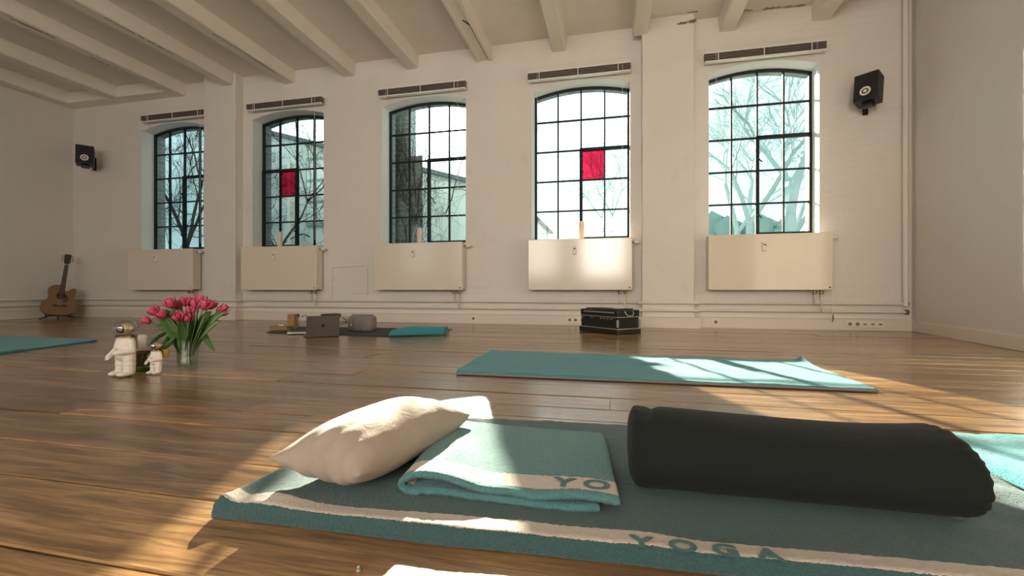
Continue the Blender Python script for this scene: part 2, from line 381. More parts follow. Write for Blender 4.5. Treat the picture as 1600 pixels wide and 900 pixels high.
# boards cladding one beam, with the dark gap along them
b = MB(); b.bx(-1.70, -1.665, YN, 5.49, 3.375, 3.41); b.bx(-1.545, -1.50, YN, 5.49, 3.372, 3.41); b.build('beam_batten', M['beam'], ceil, bevel=0.004)
b = MB(); b.tube([(-1.548, 5.47, 3.385), (-1.548, 4.72, 3.385), (-1.60, 4.62, 3.388)], 0.006, 6); b.tube([(-1.66, 4.25, 3.388), (-1.662, 3.2, 3.388)], 0.005, 6)
b.build('ceiling_cable', M['grime'], ceil)
for xc, ya, yb in ((-6.47, 4.3, 4.9), (-6.40, 3.5, 3.9), (-5.38, 3.7, 4.5), (-4.49, 4.2, 5.2)):   # drying cracks in the beams
    b = MB(); n = 7
    for k in range(n): b.box((xc+rnd.uniform(-.006, .006)+0.02*k/n, ya+(yb-ya)*(k+.5)/n, ZC-0.1785), (0.006, (yb-ya)/n*rnd.uniform(.5, 1.05), 0.004))
    b.build('crack', M['grime'], ceil)
# pillars
pillars = []
for i, (x0, x1) in enumerate([(-5.856, -5.306), (0.334, 0.905)]):
    b = MB(); n = 18; vs = []; fs = []
    for k in range(n+1):
        z = 3.575*k/n
        for (x, y) in ((x0, 5.52), (x0, 5.35), (x1, 5.35), (x1, 5.52)):
            e = rnd.uniform(-.004, .004); vs.append((x+e, y+(e if y < 5.5 else 0), z))
    for k in range(n):
        for j in range(4): fs.append((k*4+j, k*4+(j+1)%4, (k+1)*4+(j+1)%4, (k+1)*4+j))
    fs += [(0,1,2,3), tuple(n*4+j for j in (3,2,1,0))]
    b.add(vs, fs); pillars.append(tag(b.build('pillar', M['wall'], bevel=0.012, smooth=True, angle=60), kind='structure'))
# patches where the paint has flaked off, raised edges of their own
def flake(name, c, w, h, n, plane, parent, mat, seed):
    r = random.Random(seed); b = MB()
    for k in range(n):
        cx = (k/(n-1)-.5)*w if n > 1 else 0; rr = h*r.uniform(.3, .6); pts = []
        for j in range(9):
            a = 2*math.pi*j/9; q = rr*r.uniform(.55, 1.3); pts.append((cx+q*math.cos(a)*1.7, r.uniform(-.1, .1)*h+q*math.sin(a)+0.25*cx*0.3))
        b.prism(pts, (0, 0.0015), (lambda p, q, t: Vector((c[0]+p, c[1]-t, c[2]+q))) if plane == 'y' else (lambda p, q, t: Vector((c[0]+p, c[1]+q, c[2]-t))))
    b.build(name, mat, parent)
M['flake'] = Mat('bare_plaster', (0.42, 0.31, 0.21), 0.9).m
M['flake_dark'] = Mat('bare_plaster_dark', (0.26, 0.18, 0.11), 0.9).m
flake('flaked_patch', (0.82, 5.347, 3.47), 0.17, 0.035, 5, 'y', pillars[1], M['flake_dark'], 3)
flake('flaked_patch', (1.85, 5.46, ZC), 0.36, 0.05, 7, 'z', ceil, M['flake'], 5)
flake('flaked_patch', (1.47, 5.44, ZC), 0.06, 0.05, 2, 'z', ceil, M['flake'], 6)
flake('flaked_patch', (0.88, 5.33, ZC), 0.08, 0.03, 3, 'z', ceil, M['flake_dark'], 7)
# floor: a sub-floor and every board
floor = tag(MB().bx(XL-0.2, 3.3, YN-0.25, YF, -0.08, -0.03).build('floor', M['grime']), kind='structure')
ys = [0.52, 0.541+0.21]
ys = [YN]
for y in (0.14, 0.34, 0.541, 0.752, 0.931, 1.163, 1.329, 1.48, 1.632): ys.append(y)
lo = 0.14; down = []
r2 = random.Random(9)
while lo > YN+0.3: lo -= r2.uniform(.16, .23); down.append(lo)
hi = 1.632; upw = []
while hi < 5.25: hi += r2.uniform(.15, .22); upw.append(hi)
ys = sorted([YN]+down+ys[1:]+upw)+[5.56]
for i in range(len(ys)-1):
    y0, y1 = ys[i], ys[i+1]
    x = XL-0.02; xe = min(3.12, rw(y0)+0.08)
    cuts = [x]; q = x + r2.uniform(1.2, 4.2)
    while q < xe-0.7: cuts.append(q); q += r2.uniform(2.6, 4.6)
    cuts.append(xe)
    for k in range(len(cuts)-1):
        a, c = cuts[k]+0.0008, cuts[k+1]-0.0008; dz = r2.uniform(-.0018, .0012); g = r2.uniform(.002, .0042)
        n = max(2, int((c-a)/0.5)); b = MB(); vs = []; fs = []; ph = r2.uniform(0, 9)
        for j in range(n+1):
            xx = a+(c-a)*j/n - (a+c)/2; wv = 0.0012*math.sin(ph+xx*2.3); h = (y1-y0)/2-g
            for (yy, zz) in ((-h, -.03), (-h, -.0025), (-h+.003, 0.0), (h-.003, 0.0), (h, -.0025), (h, -.03)): vs.append((xx, yy+(wv if abs(yy) < h else wv), zz))
        for j in range(n):
            for l in range(6): fs.append((j*6+l, j*6+(l+1)%6, (j+1)*6+(l+1)%6, (j+1)*6+l))
        fs += [tuple(range(6)), tuple(n*6+l for l in range(6))[::-1]]
        b.add(vs, fs); b.build('floor_plank', M['floor'], floor, loc=((a+c)/2, (y0+y1)/2, dz))
# baseboards (the far one boxes in the cables and steps round the pillars)
def bb(name, quads, top=0.125):
    b = MB()
    for (x0, x1, yf) in quads: b.bx(x0, x1, yf, YW+0.01, 0.0, top-0.008); b.bx(x0-0.004, x1+0.004, yf-0.006, YW+0.01, top-0.008, top)
    return tag(b.build(name, M['trim'], bevel=0.002), kind='structure')
bb('baseboard_far', [(XL, -5.92, 5.45), (-5.92, -5.25, 5.30), (-5.25, 0.28, 5.45), (0.28, 0.965, 5.30), (0.965, 3.06, 5.45)])
b = MB(); b.bx(XL, XL+0.03, YN, 5.44, 0.0, 0.12); b.bx(XL, XL+0.038, YN, 5.44, 0.12, 0.128); tag(b.build('baseboard_left', M['trim'], bevel=0.002), kind='structure')
b = MB(); q0 = RW0 + RWN*0.0 + RWD*0.02; q1 = RW0 + RWD*9.8
def strip(b, off, z0, z1):
    nn = -RWN if (RWN.x > 0) else RWN
    a0, a1 = q0, q1; b.prism([(a0.x+.01, a0.y), (a1.x+.01, a1.y), (a1.x+nn.x*off, a1.y+nn.y*off), (a0.x+nn.x*off, a0.y+nn.y*off)], (z0, z1), lambda p, q, t: Vector((p, q, t)))
strip(b, 0.018, 0, 0.098); strip(b, 0.010, 0.098, 0.11)
tag(b.build('baseboard_right', M['trim'], bevel=0.002), kind='structure')

# ---------------------------------------------------------------- the five iron windows
def make_window(idx, x0, x1, casement, red):
    xs = [x0+0.012 + (x1-x0-0.024)*k/4 for k in range(5)]; ya, yb = 5.69, 5.73
    zr = [ZS+0.015, 1.445, 1.83, 2.215, 2.60]
    fr = MB(); w = 0.032
    fr.bx(x0, x0+w, ya, yb, ZS, ZT+0.02); fr.bx(x1-w, x1, ya, yb, ZS, ZT+0.02); fr.bx(x0, x1, ya, yb, ZS, ZS+0.03)
    up = arc(x0, x1, ZT+0.012); dn = arc(x0, x1, ZT-0.032)
    fr.prism(dn + up[::-1], (ya, yb), lambda p, q, t: Vector((p, t, q)))
    fr = tag(fr.build('window_%d' % idx, M['iron'], bevel=0.003, seg=1), kind='structure')
    for k in range(1, 4):
        xx = xs[k]; MB().bx(xx-0.009, xx+0.009, ya+0.004, yb-0.004, ZS+0.02, arcz(xx, x0, x1)-0.01).build('glazing_bar', M['iron'], fr)
    for z in zr[1:]:
        MB().bx(x0+0.01, x1-0.01, ya+0.006, yb-0.006, z-0.009, z+0.009).build('glazing_bar', M['iron'], fr)
    ca, cb = (xs[2], xs[4]) if casement == 'right' else (xs[0], xs[2])
    b = MB(); q = 0.019; zt = zr[3]
    b.bx(ca-q+ (0.012 if casement == 'left' else 0), ca+q, ya-0.012, yb, ZS+0.02, zt+q); b.bx(cb-q, cb+q-(0.012 if casement == 'right' else 0), ya-0.012, yb, ZS+0.02, zt+q)
    b.bx(ca, cb, ya-0.012, yb, zt-q, zt+q); b.bx(ca, cb, ya-0.012, yb, ZS+0.02, ZS+0.055)
    cs = b.build('casement_frame', M['iron'], fr, bevel=0.003, seg=1)
    hx = xs[2]
    for z in (1.30, 1.95):
        b = MB(); b.tube([(hx, ya-0.01, z), (hx, ya-0.045, z)], 0.009, 8); b.tube([(hx-0.005, ya-0.045, z+0.01), (hx+0.035, ya-0.05, z-0.035)], 0.007, 6); b.build('handle', M['iron'], cs, smooth=True)
    for r in range(5):                      # row 0 is the bottom row
        for k in range(4):
            xa, xb = xs[k], xs[k+1]; z0 = zr[r]
            mat = M['glass']; nm = 'pane'
            if (k, 4-r) == red: mat = M['red_glass']; nm = 'red_pane'
            b = MB(); poly = [(xa, z0), (xb, z0)] + ([(xb, zr[r+1]), (xa, zr[r+1])] if r < 4 else [(xb+(xa-xb)*j/4, arcz(xb+(xa-xb)*j/4, x0, x1)-0.01) for j in range(5)])
            y = 5.712
            b.add([Vector((p, y, q)) for p, q in poly], [tuple(range(len(poly)))])
            o = b.build(nm, mat, fr)
            if nm == 'red_pane': tag(o, 'red film covered pane')
    sill = MB().bx(x0, x1, YW+0.005, 5.69, ZS-0.02, ZS+0.004).build('window_sill', M['white'], fr)
    for xx, e in ((x0, 0.004), (x1, -0.004)):
        MB().bx(min(xx, xx+e), max(xx, xx+e), YW+0.004, 5.69, ZS, ZT).build('skylit_reveal_plaster', M['reveal'], fr)
    lo_, hi_ = arc(x0, x1, ZT-0.004), arc(x0, x1, ZT)
    MB().prism(lo_+hi_[::-1], (YW+0.004, 5.69), lambda p, q, t: Vector((p, t, q))).build('skylit_arch_plaster', M['reveal'], fr)
    return fr
M['reveal'] = plaster('reveal_skylit_white', (0.86, 0.89, 0.90), (0.80, 0.83, 0.84), 0.0, 0.2)  # bluish white puts the sky's light into the reveal colour
make_window(1, *WX[0], 'right', None); make_window(2, *WX[1], 'left', (1, 2)); make_window(3, *WX[2], 'right', None)
make_window(4, *WX[3], 'right', (2, 2)); make_window(5, *WX[4], 'right', None)

# ---------------------------------------------------------------- radiators
def make_radiator(x0, w, label, knob=True):
    t = thing('radiator', (x0, 0, 0), label, 'radiator', 'panel radiators under the windows')
    z0, z1, yf, yb = 0.432, 1.046, 5.33, 5.475
    MB().bx(0, w, yf, yf+0.012, z0, z1).build('front_panel', M['radiator'], t, bevel=0.006, smooth=True)
    MB().bx(0.015, w-0.015, yb-0.02, yb, z0, z1-0.01).build('back_panel', M['radiator_side'], t, bevel=0.004)
    for xx in (0.0, w-0.012): MB().bx(xx, xx+0.012, yf+0.014, yb-0.004, z0+0.012, z1-0.008).build('side_cover', M['radiator_side'], t, bevel=0.003)
    b = MB(); b.bx(0.005, w-0.005, yf+0.012, yf+0.018, z1-0.012, z1); b.bx(0.005, w-0.005, yb-0.012, yb-0.002, z1-0.012, z1)
    for k in range(40): xx = 0.02+(w-0.04)*k/39; b.bx(xx-0.002, xx+0.002, yf+0.016, yb-0.01, z1-0.010, z1-0.002)
    b.build('top_grille', M['radiator'], t)
    b = MB(); n = 26; 
    for k in range(n): xx = 0.05+(w-0.1)*k/(n-1); b.bx(xx-0.016, xx+0.016, yf+0.014, yf+0.05, z0+0.02, z1-0.03)
    b.build('convector_fins', M['radiator_side'], t)
    m = MB().box((w*0.46, yf-0.014, 0.905), (0.038, 0.026, 0.098)).build('heat_meter', M['plastic'], t, bevel=0.005, smooth=True)
    MB().box((w*0.46, yf-0.028, 0.925), (0.022, 0.003, 0.012)).build('meter_window', M['dark'], m)
    if knob:
        v = MB(); v.tube([(w-0.005, 5.41, 1.0), (w+0.03, 5.41, 1.0)], 0.012, 10); v = v.build('valve_stub', M['brass'], t, smooth=True)
        k = MB(); k.tube([(w+0.025, 5.41, 1.0), (w+0.035, 5.41, 1.0), (w+0.075, 5.41, 1.0), (w+0.085, 5.41, 1.0)], [0.017, 0.023, 0.021, 0.012], 14); k.build('thermostat_head', M['plastic'], v, smooth=True)
    for xx in (w-0.145, w-0.08):
        c = MB(); c.tube([(xx, 5.40, z0+0.01), (xx, 5.40, z0-0.01), (xx, 5.40, z0-0.012), (xx, 5.40, z0-0.03), (xx, 5.40, z0-0.032), (xx, 5.40, z0-0.05)], [0.012, 0.012, 0.02, 0.02, 0.015, 0.015], 8)
        c = c.build('valve', M['brass'], t, smooth=True)
        zt = 0.285 if xx < w-0.1 else 0.20
        p = MB(); p.tube([(xx, 5.40, z0-0.045), (xx, 5.40, zt+0.03), (xx+0.005, 5.415, zt+0.008), (xx+0.012, 5.435, zt)], 0.009, 8); p.build('supply_pipe', M['pipe'], c, smooth=True)
    MB().tube([(w-0.03, yf-0.002, z0+0.03), (w-0.03, yf+0.002, z0+0.03)], 0.009, 12).build('badge', M['dark'], t)
    return t
RL = ['white panel radiator nearest the guitar, its right end behind the left pillar', 'white panel radiator right of the left pillar, under the dark red pane',
      'white panel radiator under the window the sun shines through', 'white panel radiator behind the black instrument case, under the bright red pane',
      'white panel radiator nearest the right wall, under the widest bare tree view']
for x0, w, lb in zip((-7.256, -5.187, -3.086, -1.006, 1.049), (1.22, 1.23, 1.232, 1.231, 1.23), RL): make_radiator(x0, w, lb)

# ---------------------------------------------------------------- heating pipes
def pipe_run(z, r, label, left_end):
    t = thing('heating_pipe', (0, 0, 0), label, 'pipe')
    y1, y2 = 5.455, 5.315
    pts = [(XL+0.01, y1, z)]
    for x0, x1 in ((-5.856, -5.306), (0.334, 0.905)):
        pts += [(x0-0.07, y1, z), (x0-0.045, y1-0.03, z), (x0-0.04, y2+0.02, z), (x0-0.01, y2, z), (x1+0.01, y2, z), (x1+0.04, y2+0.02, z), (x1+0.045, y1-0.03, z), (x1+0.07, y1, z)]
    pts += [(3.03, y1, z)]
    MB().tube(pts, r, 10).build('pipe', M['pipe'], t, smooth=True)
    MB().tube([(XL+0.045, 5.44, z), (XL+0.045, YN+0.1, z)], r, 8).build('pipe', M['pipe'], t, smooth=True)
    for xx in (-7.9, -6.6, -4.9, -4.25, -3.3, -2.5, -1.5, -0.6, 1.15, 1.95):
        MB().tube([(xx-0.02, y1, z), (xx+0.02, y1, z)], r*1.22, 10).build('coupling', M['pipe'], t, smooth=True)
    MB().tube([(3.0, y1, z), (3.025, y1, z)], r*1.9, 12).build('wall_collar', M['brass'], t, smooth=True)
pipe_run(0.285, 0.014, 'upper white heating pipe running round the pillars above the baseboard', 0)
pipe_run(0.20, 0.014, 'lower white heating pipe running just above the baseboard', 0)
b = MB(); b.tube([(3.0, 5.45, 0.26), (3.0, 5.45, 3.56)], 0.026, 12); tag(b.build('riser_pipe', M['pipe'], smooth=True), 'white vertical pipe in the corner by the right wall', 'pipe')
# thin conduit frame on the wall between the second and third windows
t = thing('wall_conduit', (0, 0, 0), 'thin painted conduit bent round the wall between second and third radiators', 'conduit')
A = lambda px, py: atY(px, py, 5.49)
for nm, pts in (('conduit', [A(520, 418), A(570, 415)]), ('conduit', [A(519, 418), A(519, 468)]), ('conduit', [A(574, 418), A(574, 457)]), ('conduit', [A(548, 458), A(574, 458)])):
    MB().tube(pts, 0.006, 6).build(nm, M['pipe'], t, smooth=True)
for px, py in ((519, 437), (574, 458)): MB().box(A(px, py), (0.03, 0.03, 0.05)).build('junction_box', M['pipe'], t, bevel=0.003)
for px, wd in ((526, 'first hook from the left'), (541, 'second hook from the left'), (558, 'third hook from the left'), (577, 'fourth and last hook')):
    p = atY(px, 255+(577-px)*0.03, YW); b = MB(); b.tube([p, p+Vector((0, -0.02, -0.004)), p+Vector((0, -0.026, 0.014))], 0.005, 6)
    tag(b.build('wall_hook', M['white'], smooth=True), 'tiny white wall hook between second and third windows, '+wd, 'hook', 'wall hooks')

# ---------------------------------------------------------------- rolled blinds above the windows
def make_blind(x0, x1, label, dark):
    t = thing('window_blind', ((x0+x1)/2, 5.43, 3.08), label, 'blind', 'raised blinds above the windows'); w = x1-x0
    MB().bx(-w/2, w/2, -0.03, 0.07, 0.035, 0.055).build('head_rail', M['white'], t, bevel=0.003)
    for k in range(6): MB().box((0, 0, 0.028-0.011*k), (w-0.01, 0.05, 0.0085), rx=R(6 if k%2 else -4)).build('slat', M['blind'], t)
    MB().bx(-w/2+0.01, w/2-0.005, -0.028, 0.02, -0.062, -0.045).build('bottom_rail', M['white'], t, bevel=0.003)
    for f in (-0.38, 0.0, 0.38): MB().bx(f*w-0.004, f*w+0.004, -0.033, -0.028, -0.055, 0.045).build('ladder_tape', M['white'], t)
    for f, L in ((-0.40, 0.7), (0.42, 1.95)):
        MB().tube([(f*w, -0.034, 0.03), (f*w, -0.034, -0.4*L), (f*w+0.004, -0.03, -L)], 0.002, 5).build('cord', M['white'], t)
    return t
BX = [(-7.1, -5.87), (-5.17, -3.93), (-3.07, -1.84), (-1.03, 0.215), (1.02, 2.255)]
for (a, c), lb in zip(BX, ['dark raised blind above the window nearest the guitar', 'raised blind just right of the left pillar', 'raised blind fading in sun glare above the middle window',
                           'raised blind just left of the right pillar', 'long raised blind above the window nearest the right wall']): make_blind(a, c, lb, 0)

# ---------------------------------------------------------------- wall sockets
def socket(px, py, n, label, yy=5.45):
    p = atY(px, py, yy); p.z = 0.068
    t = thing('wall_socket', p, label, 'socket')
    w = 0.075 if n == 1 else 0.071*n
    MB().box((0, -0.004, 0), (w+0.008, 0.008, 0.078)).build('cover_plate', M['plastic'], t, bevel=0.003, smooth=True)
    for k in range(n):
        x = (k-(n-1)/2)*0.071
        if n == 1 or k < 2:
            s = MB().tube([(x, -0.008, 0), (x, -0.012, 0)], 0.026, 18).build('socket_rim', M['plastic'], t, smooth=True)
            MB().tube([(x, -0.011, 0), (x, -0.0125, 0)], 0.019, 18).build('socket_well', M['flake_dark'], s)
        else:
            for dx in (-0.008, 0.008): MB().box((x+dx, -0.009, 0), (0.011, 0.004, 0.013)).build('data_port', M['grime'], t)
    return t
socket(740, 497, 1, 'single wall socket below the third radiator, in the open stretch')
socket(1118, 503, 1, 'single wall socket below the right end radiator')
socket(1351, 506, 5, 'long five-gang socket strip near the right corner')
socket(904, 500, 4, 'four-gang socket strip left of the black instrument case')
socket(471, 492, 2, 'double wall socket behind the open laptop')
b = MB(); p = atY(1300, 453, 5.40)
b.tube([p+Vector((0, 0, 0.5)), p, p+Vector((0.004, 0, -0.25)), p+Vector((0.01, -0.01, -0.33))], 0.0025, 5)
tag(b.build('blind_cord', M['white']), 'loose blind cord hanging past the right end of the last radiator', 'cord')
b = MB(); b.tube([p+Vector((0.006, -0.004, -0.26)), p+Vector((0.01, -0.006, -0.30)), p+Vector((0.0, -0.008, -0.345))], [0.004, 0.010, 0.003], 6)
tag(b.build('cord_knot', M['brass']), 'small dark knotted cord end below the last radiator', 'cord')

# ---------------------------------------------------------------- candles on the sills
for (px, pt), lb in zip(((437, 362), (655.5, 356), (908.5, 346)), ['cream pillar candle on the sill of the second window', 'cream pillar candle on the sill of the middle sunlit window', 'cream pillar candle on the sill below the bright red pane']):
    p = atY(px, 380, 5.57); h = atY(px, pt, 5.57).z-1.056
    t = thing('pillar_candle', (p.x, 5.57, 1.054), lb, 'candle')
    MB().lathe([(0.028, 0), (0.05, 0.002), (0.055, 0.010), (0.05, 0.012), (0.04, 0.006)], n=20).build('dish', M['ceramic'], t, smooth=True)
    MB().lathe([(0.034, 0.006), (0.035, 0.01), (0.035, h-0.004), (0.032, h), (0.015, h-0.006), (0.004, h-0.006)], n=20).build('wax', M['wax'], t, smooth=True)
    MB().tube([(0, 0, h-0.008), (0.001, 0, h+0.012)], 0.0015, 5).build('wick', M['black'], t)

# ---------------------------------------------------------------- loudspeakers
def speaker(loc, face, tilt, wall_pt, label, arm):
    t = thing('loudspeaker', loc, label, 'speaker', 'wall loudspeakers')
    mt = Matrix.Rotation(face, 4, 'Z') @ Matrix.Rotation(tilt, 4, 'X')
    def put(o, p=t): o.matrix_local = mt; return o
    w, d, h = 0.205, 0.17, 0.29
    cab = MB(); cab.bx(-w/2, w/2, -d/2, d/2, -h/2, h/2); cab = put(cab.build('cabinet', M['black'], t, bevel=0.006, smooth=True))
    cz, y = -0.055, -d/2
    T = Matrix.Translation((0, y, cz)) @ Matrix.Rotation(R(90), 4, 'X')
    def disc(name, prof, mat, zc=cz):
        b = MB(); T = Matrix.Translation((0, y, zc)) @ Matrix.Rotation(R(90), 4, 'X')
        b.lathe(prof, n=28, mt=T); return put(b.build(name, mat, t, smooth=True))
    disc('woofer_surround', [(0.056, 0), (0.056, 0.003), (0.046, 0.006)], M['black'])
    disc('woofer_cone', [(0.047, 0.004), (0.047, 0.006), (0.030, 0.0065), (0.026, 0.004)], M['white'])
    disc('dust_cap', [(0.018, 0.005), (0.016, 0.010), (0.006, 0.013)], M['plastic'])
    disc('tweeter', [(0.030, 0), (0.030, 0.003), (0.014, 0.004), (0.01, 0.008)], M['black'], 0.075)
    # bracket
    wp = Vector(wall_pt) - Vector(loc)
    MB().box(wp+Vector((0, -0.012, 0)), (0.045, 0.024, 0.20)).build('wall_bracket', M['black'], t, bevel=0.003)
    bl = mt @ Vector((0.0, 0.02, -h/2-0.02))
    b = MB(); b.tube([wp+Vector((0, -0.02, arm)), bl], 0.016, 8); b.build('bracket_arm', M['black'], t, smooth=True)
    b = MB(); b.box(bl, (0.09, 0.09, 0.035), rz=face); b.build('swivel_clamp', M['black'], t, bevel=0.004)
    return t
lp = atY(133, 244, 5.22); speaker(lp, R(52), R(-8), (atY(149, 255, 5.5).x, 5.5, atY(149, 257, 5.5).z), 'black loudspeaker on a wall arm in the left corner above the guitar', -0.03)
rp = atY(1357, 140, 5.28); speaker(rp, R(-42), R(-10), (atY(1351, 168, 5.5).x, 5.5, atY(1350, 166, 5.5).z), 'black loudspeaker high on the wall right of the last window', 0.0)

# ---------------------------------------------------------------- outside
tag(MB().bx(-60, 60, YO, 120, -0.3, -0.15).build('yard_ground', M['yard']), kind='structure')
# outbuilding whose slanting verge crosses the left windows
YB = 8.0
def verge(px, py): return atY(px, py, YB)
va, vb = verge(205, 158), verge(726, 285); k = (vb.z-va.z)/(vb.x-va.x)
xa, xb = -13.5, -1.95; za, zb = va.z+k*(xa-va.x), va.z+k*(xb-va.x)
ob = thing('outbuilding', ((xa+xb)/2, YB, -0.15), 'pale rendered outbuilding with a slanting roof line behind the left windows', 'building'); off = Vector(ob.location)
def pr(poly, y0, y1): return MB().prism(poly, (y0, y1), lambda p, q, t: Vector((p, t, q))-off)
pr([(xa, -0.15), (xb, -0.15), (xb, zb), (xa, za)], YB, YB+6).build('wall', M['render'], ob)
pr([(xa, za), (xb+0.1, zb-0.03), (xb+0.1, zb+0.05), (xa, za+0.08)], YB-0.12, YB+6.1).build('roof', M['roof'], ob)
for (px, py, w, h) in ((497, 300, 0.5, 1.4), (455, 335, 0.12, 2.2)):
    p = atY(px, py, YB) - off
    if w > 0.3:
        f = MB(); 
        f.bx(p.x-w/2, p.x+w/2, p.y-0.05, p.y+0.02, p.z-h/2, p.z+h/2); f = f.build('window_frame', M['bark'], ob)
        for a in (-1, 1):
            for c in (-1, 0, 1): MB().box((p.x+a*w*0.235, p.y-0.055, p.z+c*h*0.315), (w*0.4, 0.01, h*0.27)).build('pane', M['render'], f)
    else: MB().bx(p.x-0.03, p.x+0.03, p.y-0.08, p.y-0.01, p.z-h/2, p.z+h/2).build('downpipe', M['white'], ob)
# buttress of this building just outside the middle window, wrapped in ivy; widened and given an unseen rear block to stop sun
b = MB(); b.prism([(-3.75, 6.08), (-2.92, 6.08), (-3.18, 6.6), (-3.75, 6.6)], (-0.15, 4.6), lambda p, q, t: Vector((p, q, t))); b.prism([(-3.1, 6.085), (-2.73, 6.085), (-2.96, 6.5), (-3.1, 6.5)], (-0.15, 2.42), lambda p, q, t: Vector((p, q, t))); b.bx(-4.6, -3.4, 6.45, 7.3, -0.15, 4.6); tag(b.build('wall_buttress_sunblock', M['brick']), kind='structure')
def walk_vine(name, label, n, start, plane, mat, seed, step=0.16, r0=0.011, depth=3):
    r = random.Random(seed); b = MB()
    def grow(p, ang, rad, L, d):
        pts = [p]; rs = [rad]; k = 0
        while k < L:
            ang += r.gauss(0, 0.28); p = p + plane(math.cos(ang)*step, math.sin(ang)*step, r.uniform(-.02, .02)); pts.append(p); rad *= 0.93; rs.append(max(rad, 0.0022)); k += 1
            if d > 0 and r.random() < 0.42: grow(p, ang + r.choice((-1, 1))*r.uniform(.5, 1.1), rad*0.7, int(L*r.uniform(.35, .75)), d-1)
        b.tube(pts, rs, 4, cap=False)
    for i in range(n): s, a = start(r); grow(s, a, r0*r.uniform(.7, 1.3), r.randint(9, 16), depth)
    return tag(b.build(name, mat), label, 'vine', kind='stuff')
pl = lambda a, c, e: Vector((a, 0, c))
walk_vine('climbing_vine', 'bare climbing vine spread over the pale outbuilding wall', 30, lambda r: (Vector((r.uniform(-11.5, -2.6), YB-0.06, r.uniform(0.3, 2.3))), r.choice((R(75), R(20), R(160), R(110)))), pl, M['vine'], 11)
pl2 = lambda a, c, e: Vector((a*0.25, -a*0.7 if a > 0 else a*0.3, c))
walk_vine('climbing_vine', 'bare ivy stems on the brick beside the middle window', 16, lambda r: (Vector((-2.98+r.uniform(0, .20), 6.055, r.uniform(0.7, 2.1))), R(r.uniform(30, 120))), lambda a, c, e: Vector((a*0.5, 0, c)), M['vine'], 12, 0.08, 0.006, 2)
def tree(name, base, h, label, seed, spread=0.55, r0=0.13, levels=6, mat='bark', lean=(0, 0), band=None):
    r = random.Random(seed); tr = MB(); br = MB()
    def grow(p, d, L, rad, lv, mb):
        pts = [p]; rs = [rad]; n = 4
        for k in range(n):
            d = (d + Vector((r.gauss(0, .10), r.gauss(0, .10), r.gauss(0, .06)+0.03))).normalized(); p = p + d*L/n; pts.append(p); rs.append(rad*(1-0.35*(k+1)/n))
            if lv > 0 and k >= 1 and lv < levels and r.random() < .5: kid(p, d, L*.55, rad*.4, lv-1)
        mb.tube(pts, rs, 6 if lv > levels-2 else 3, cap=False)
        if lv > 0:
            for _ in range(2 if r.random() < .6 else 3): kid(p, d, L*r.uniform(.62, .85), rad*r.uniform(.5, .68), lv-1)
    def kid(p, d, L, rad, lv):
        s = Vector((r.gauss(0, 1), r.gauss(0, 1), r.gauss(0, .5))); s = (s-d*s.dot(d)).normalized()
        grow(p, (d+s*spread*r.uniform(.6, 1.4)).normalized(), L, max(rad, .004), lv, br)
    grow(Vector((0, 0, -0.1)), Vector((lean[0], lean[1], 1)).normalized(), h*.3, r0, levels, tr)
    t = thing(name, base, label, 'tree', None)
    if band:                              # keeps a close tree trained between the two walls
        for q in (tr, br): q.v = [(x, min(max(y, band[0]-base.y), band[1]-base.y), z) for x, y, z in q.v]
    tr.build('trunk', M[mat], t, smooth=True); o = br.build('branches', M[mat], t); o['kind'] = 'stuff'
    return t
P = lambda px, Y: Vector((atY(px, 450, Y).x, Y, -0.15))
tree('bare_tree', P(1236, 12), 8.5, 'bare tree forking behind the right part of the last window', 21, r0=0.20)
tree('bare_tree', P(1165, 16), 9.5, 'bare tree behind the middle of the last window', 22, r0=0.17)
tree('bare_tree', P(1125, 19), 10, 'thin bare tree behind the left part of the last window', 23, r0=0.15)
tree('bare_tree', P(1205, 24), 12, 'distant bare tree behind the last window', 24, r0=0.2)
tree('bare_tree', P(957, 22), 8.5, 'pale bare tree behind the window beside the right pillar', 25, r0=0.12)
tree('bare_tree', P(300, 7.1), 5.2, 'dark twiggy bare tree close behind the leftmost window', 26, r0=0.055, levels=6, mat='vine', lean=(-.15, 0), band=(6.0, 7.8))
tree('bare_tree', P(432, 7.3), 4.8, 'dark twiggy young tree close behind the second window', 27, r0=0.045, mat='vine', levels=5, lean=(.1, 0), band=(6.0, 7.8))
b = MB(); r = random.Random(3)
for k in range(260): b.ball((r.uniform(4, 22), r.uniform(26, 29), r.uniform(0, 3.6)+r.random()*.6), r.uniform(.4, .9), 6)
o = tag(b.build('hedge', M['hedge']), 'low dark line of shrubs along the bottom of the last window', 'hedge', kind='stuff')

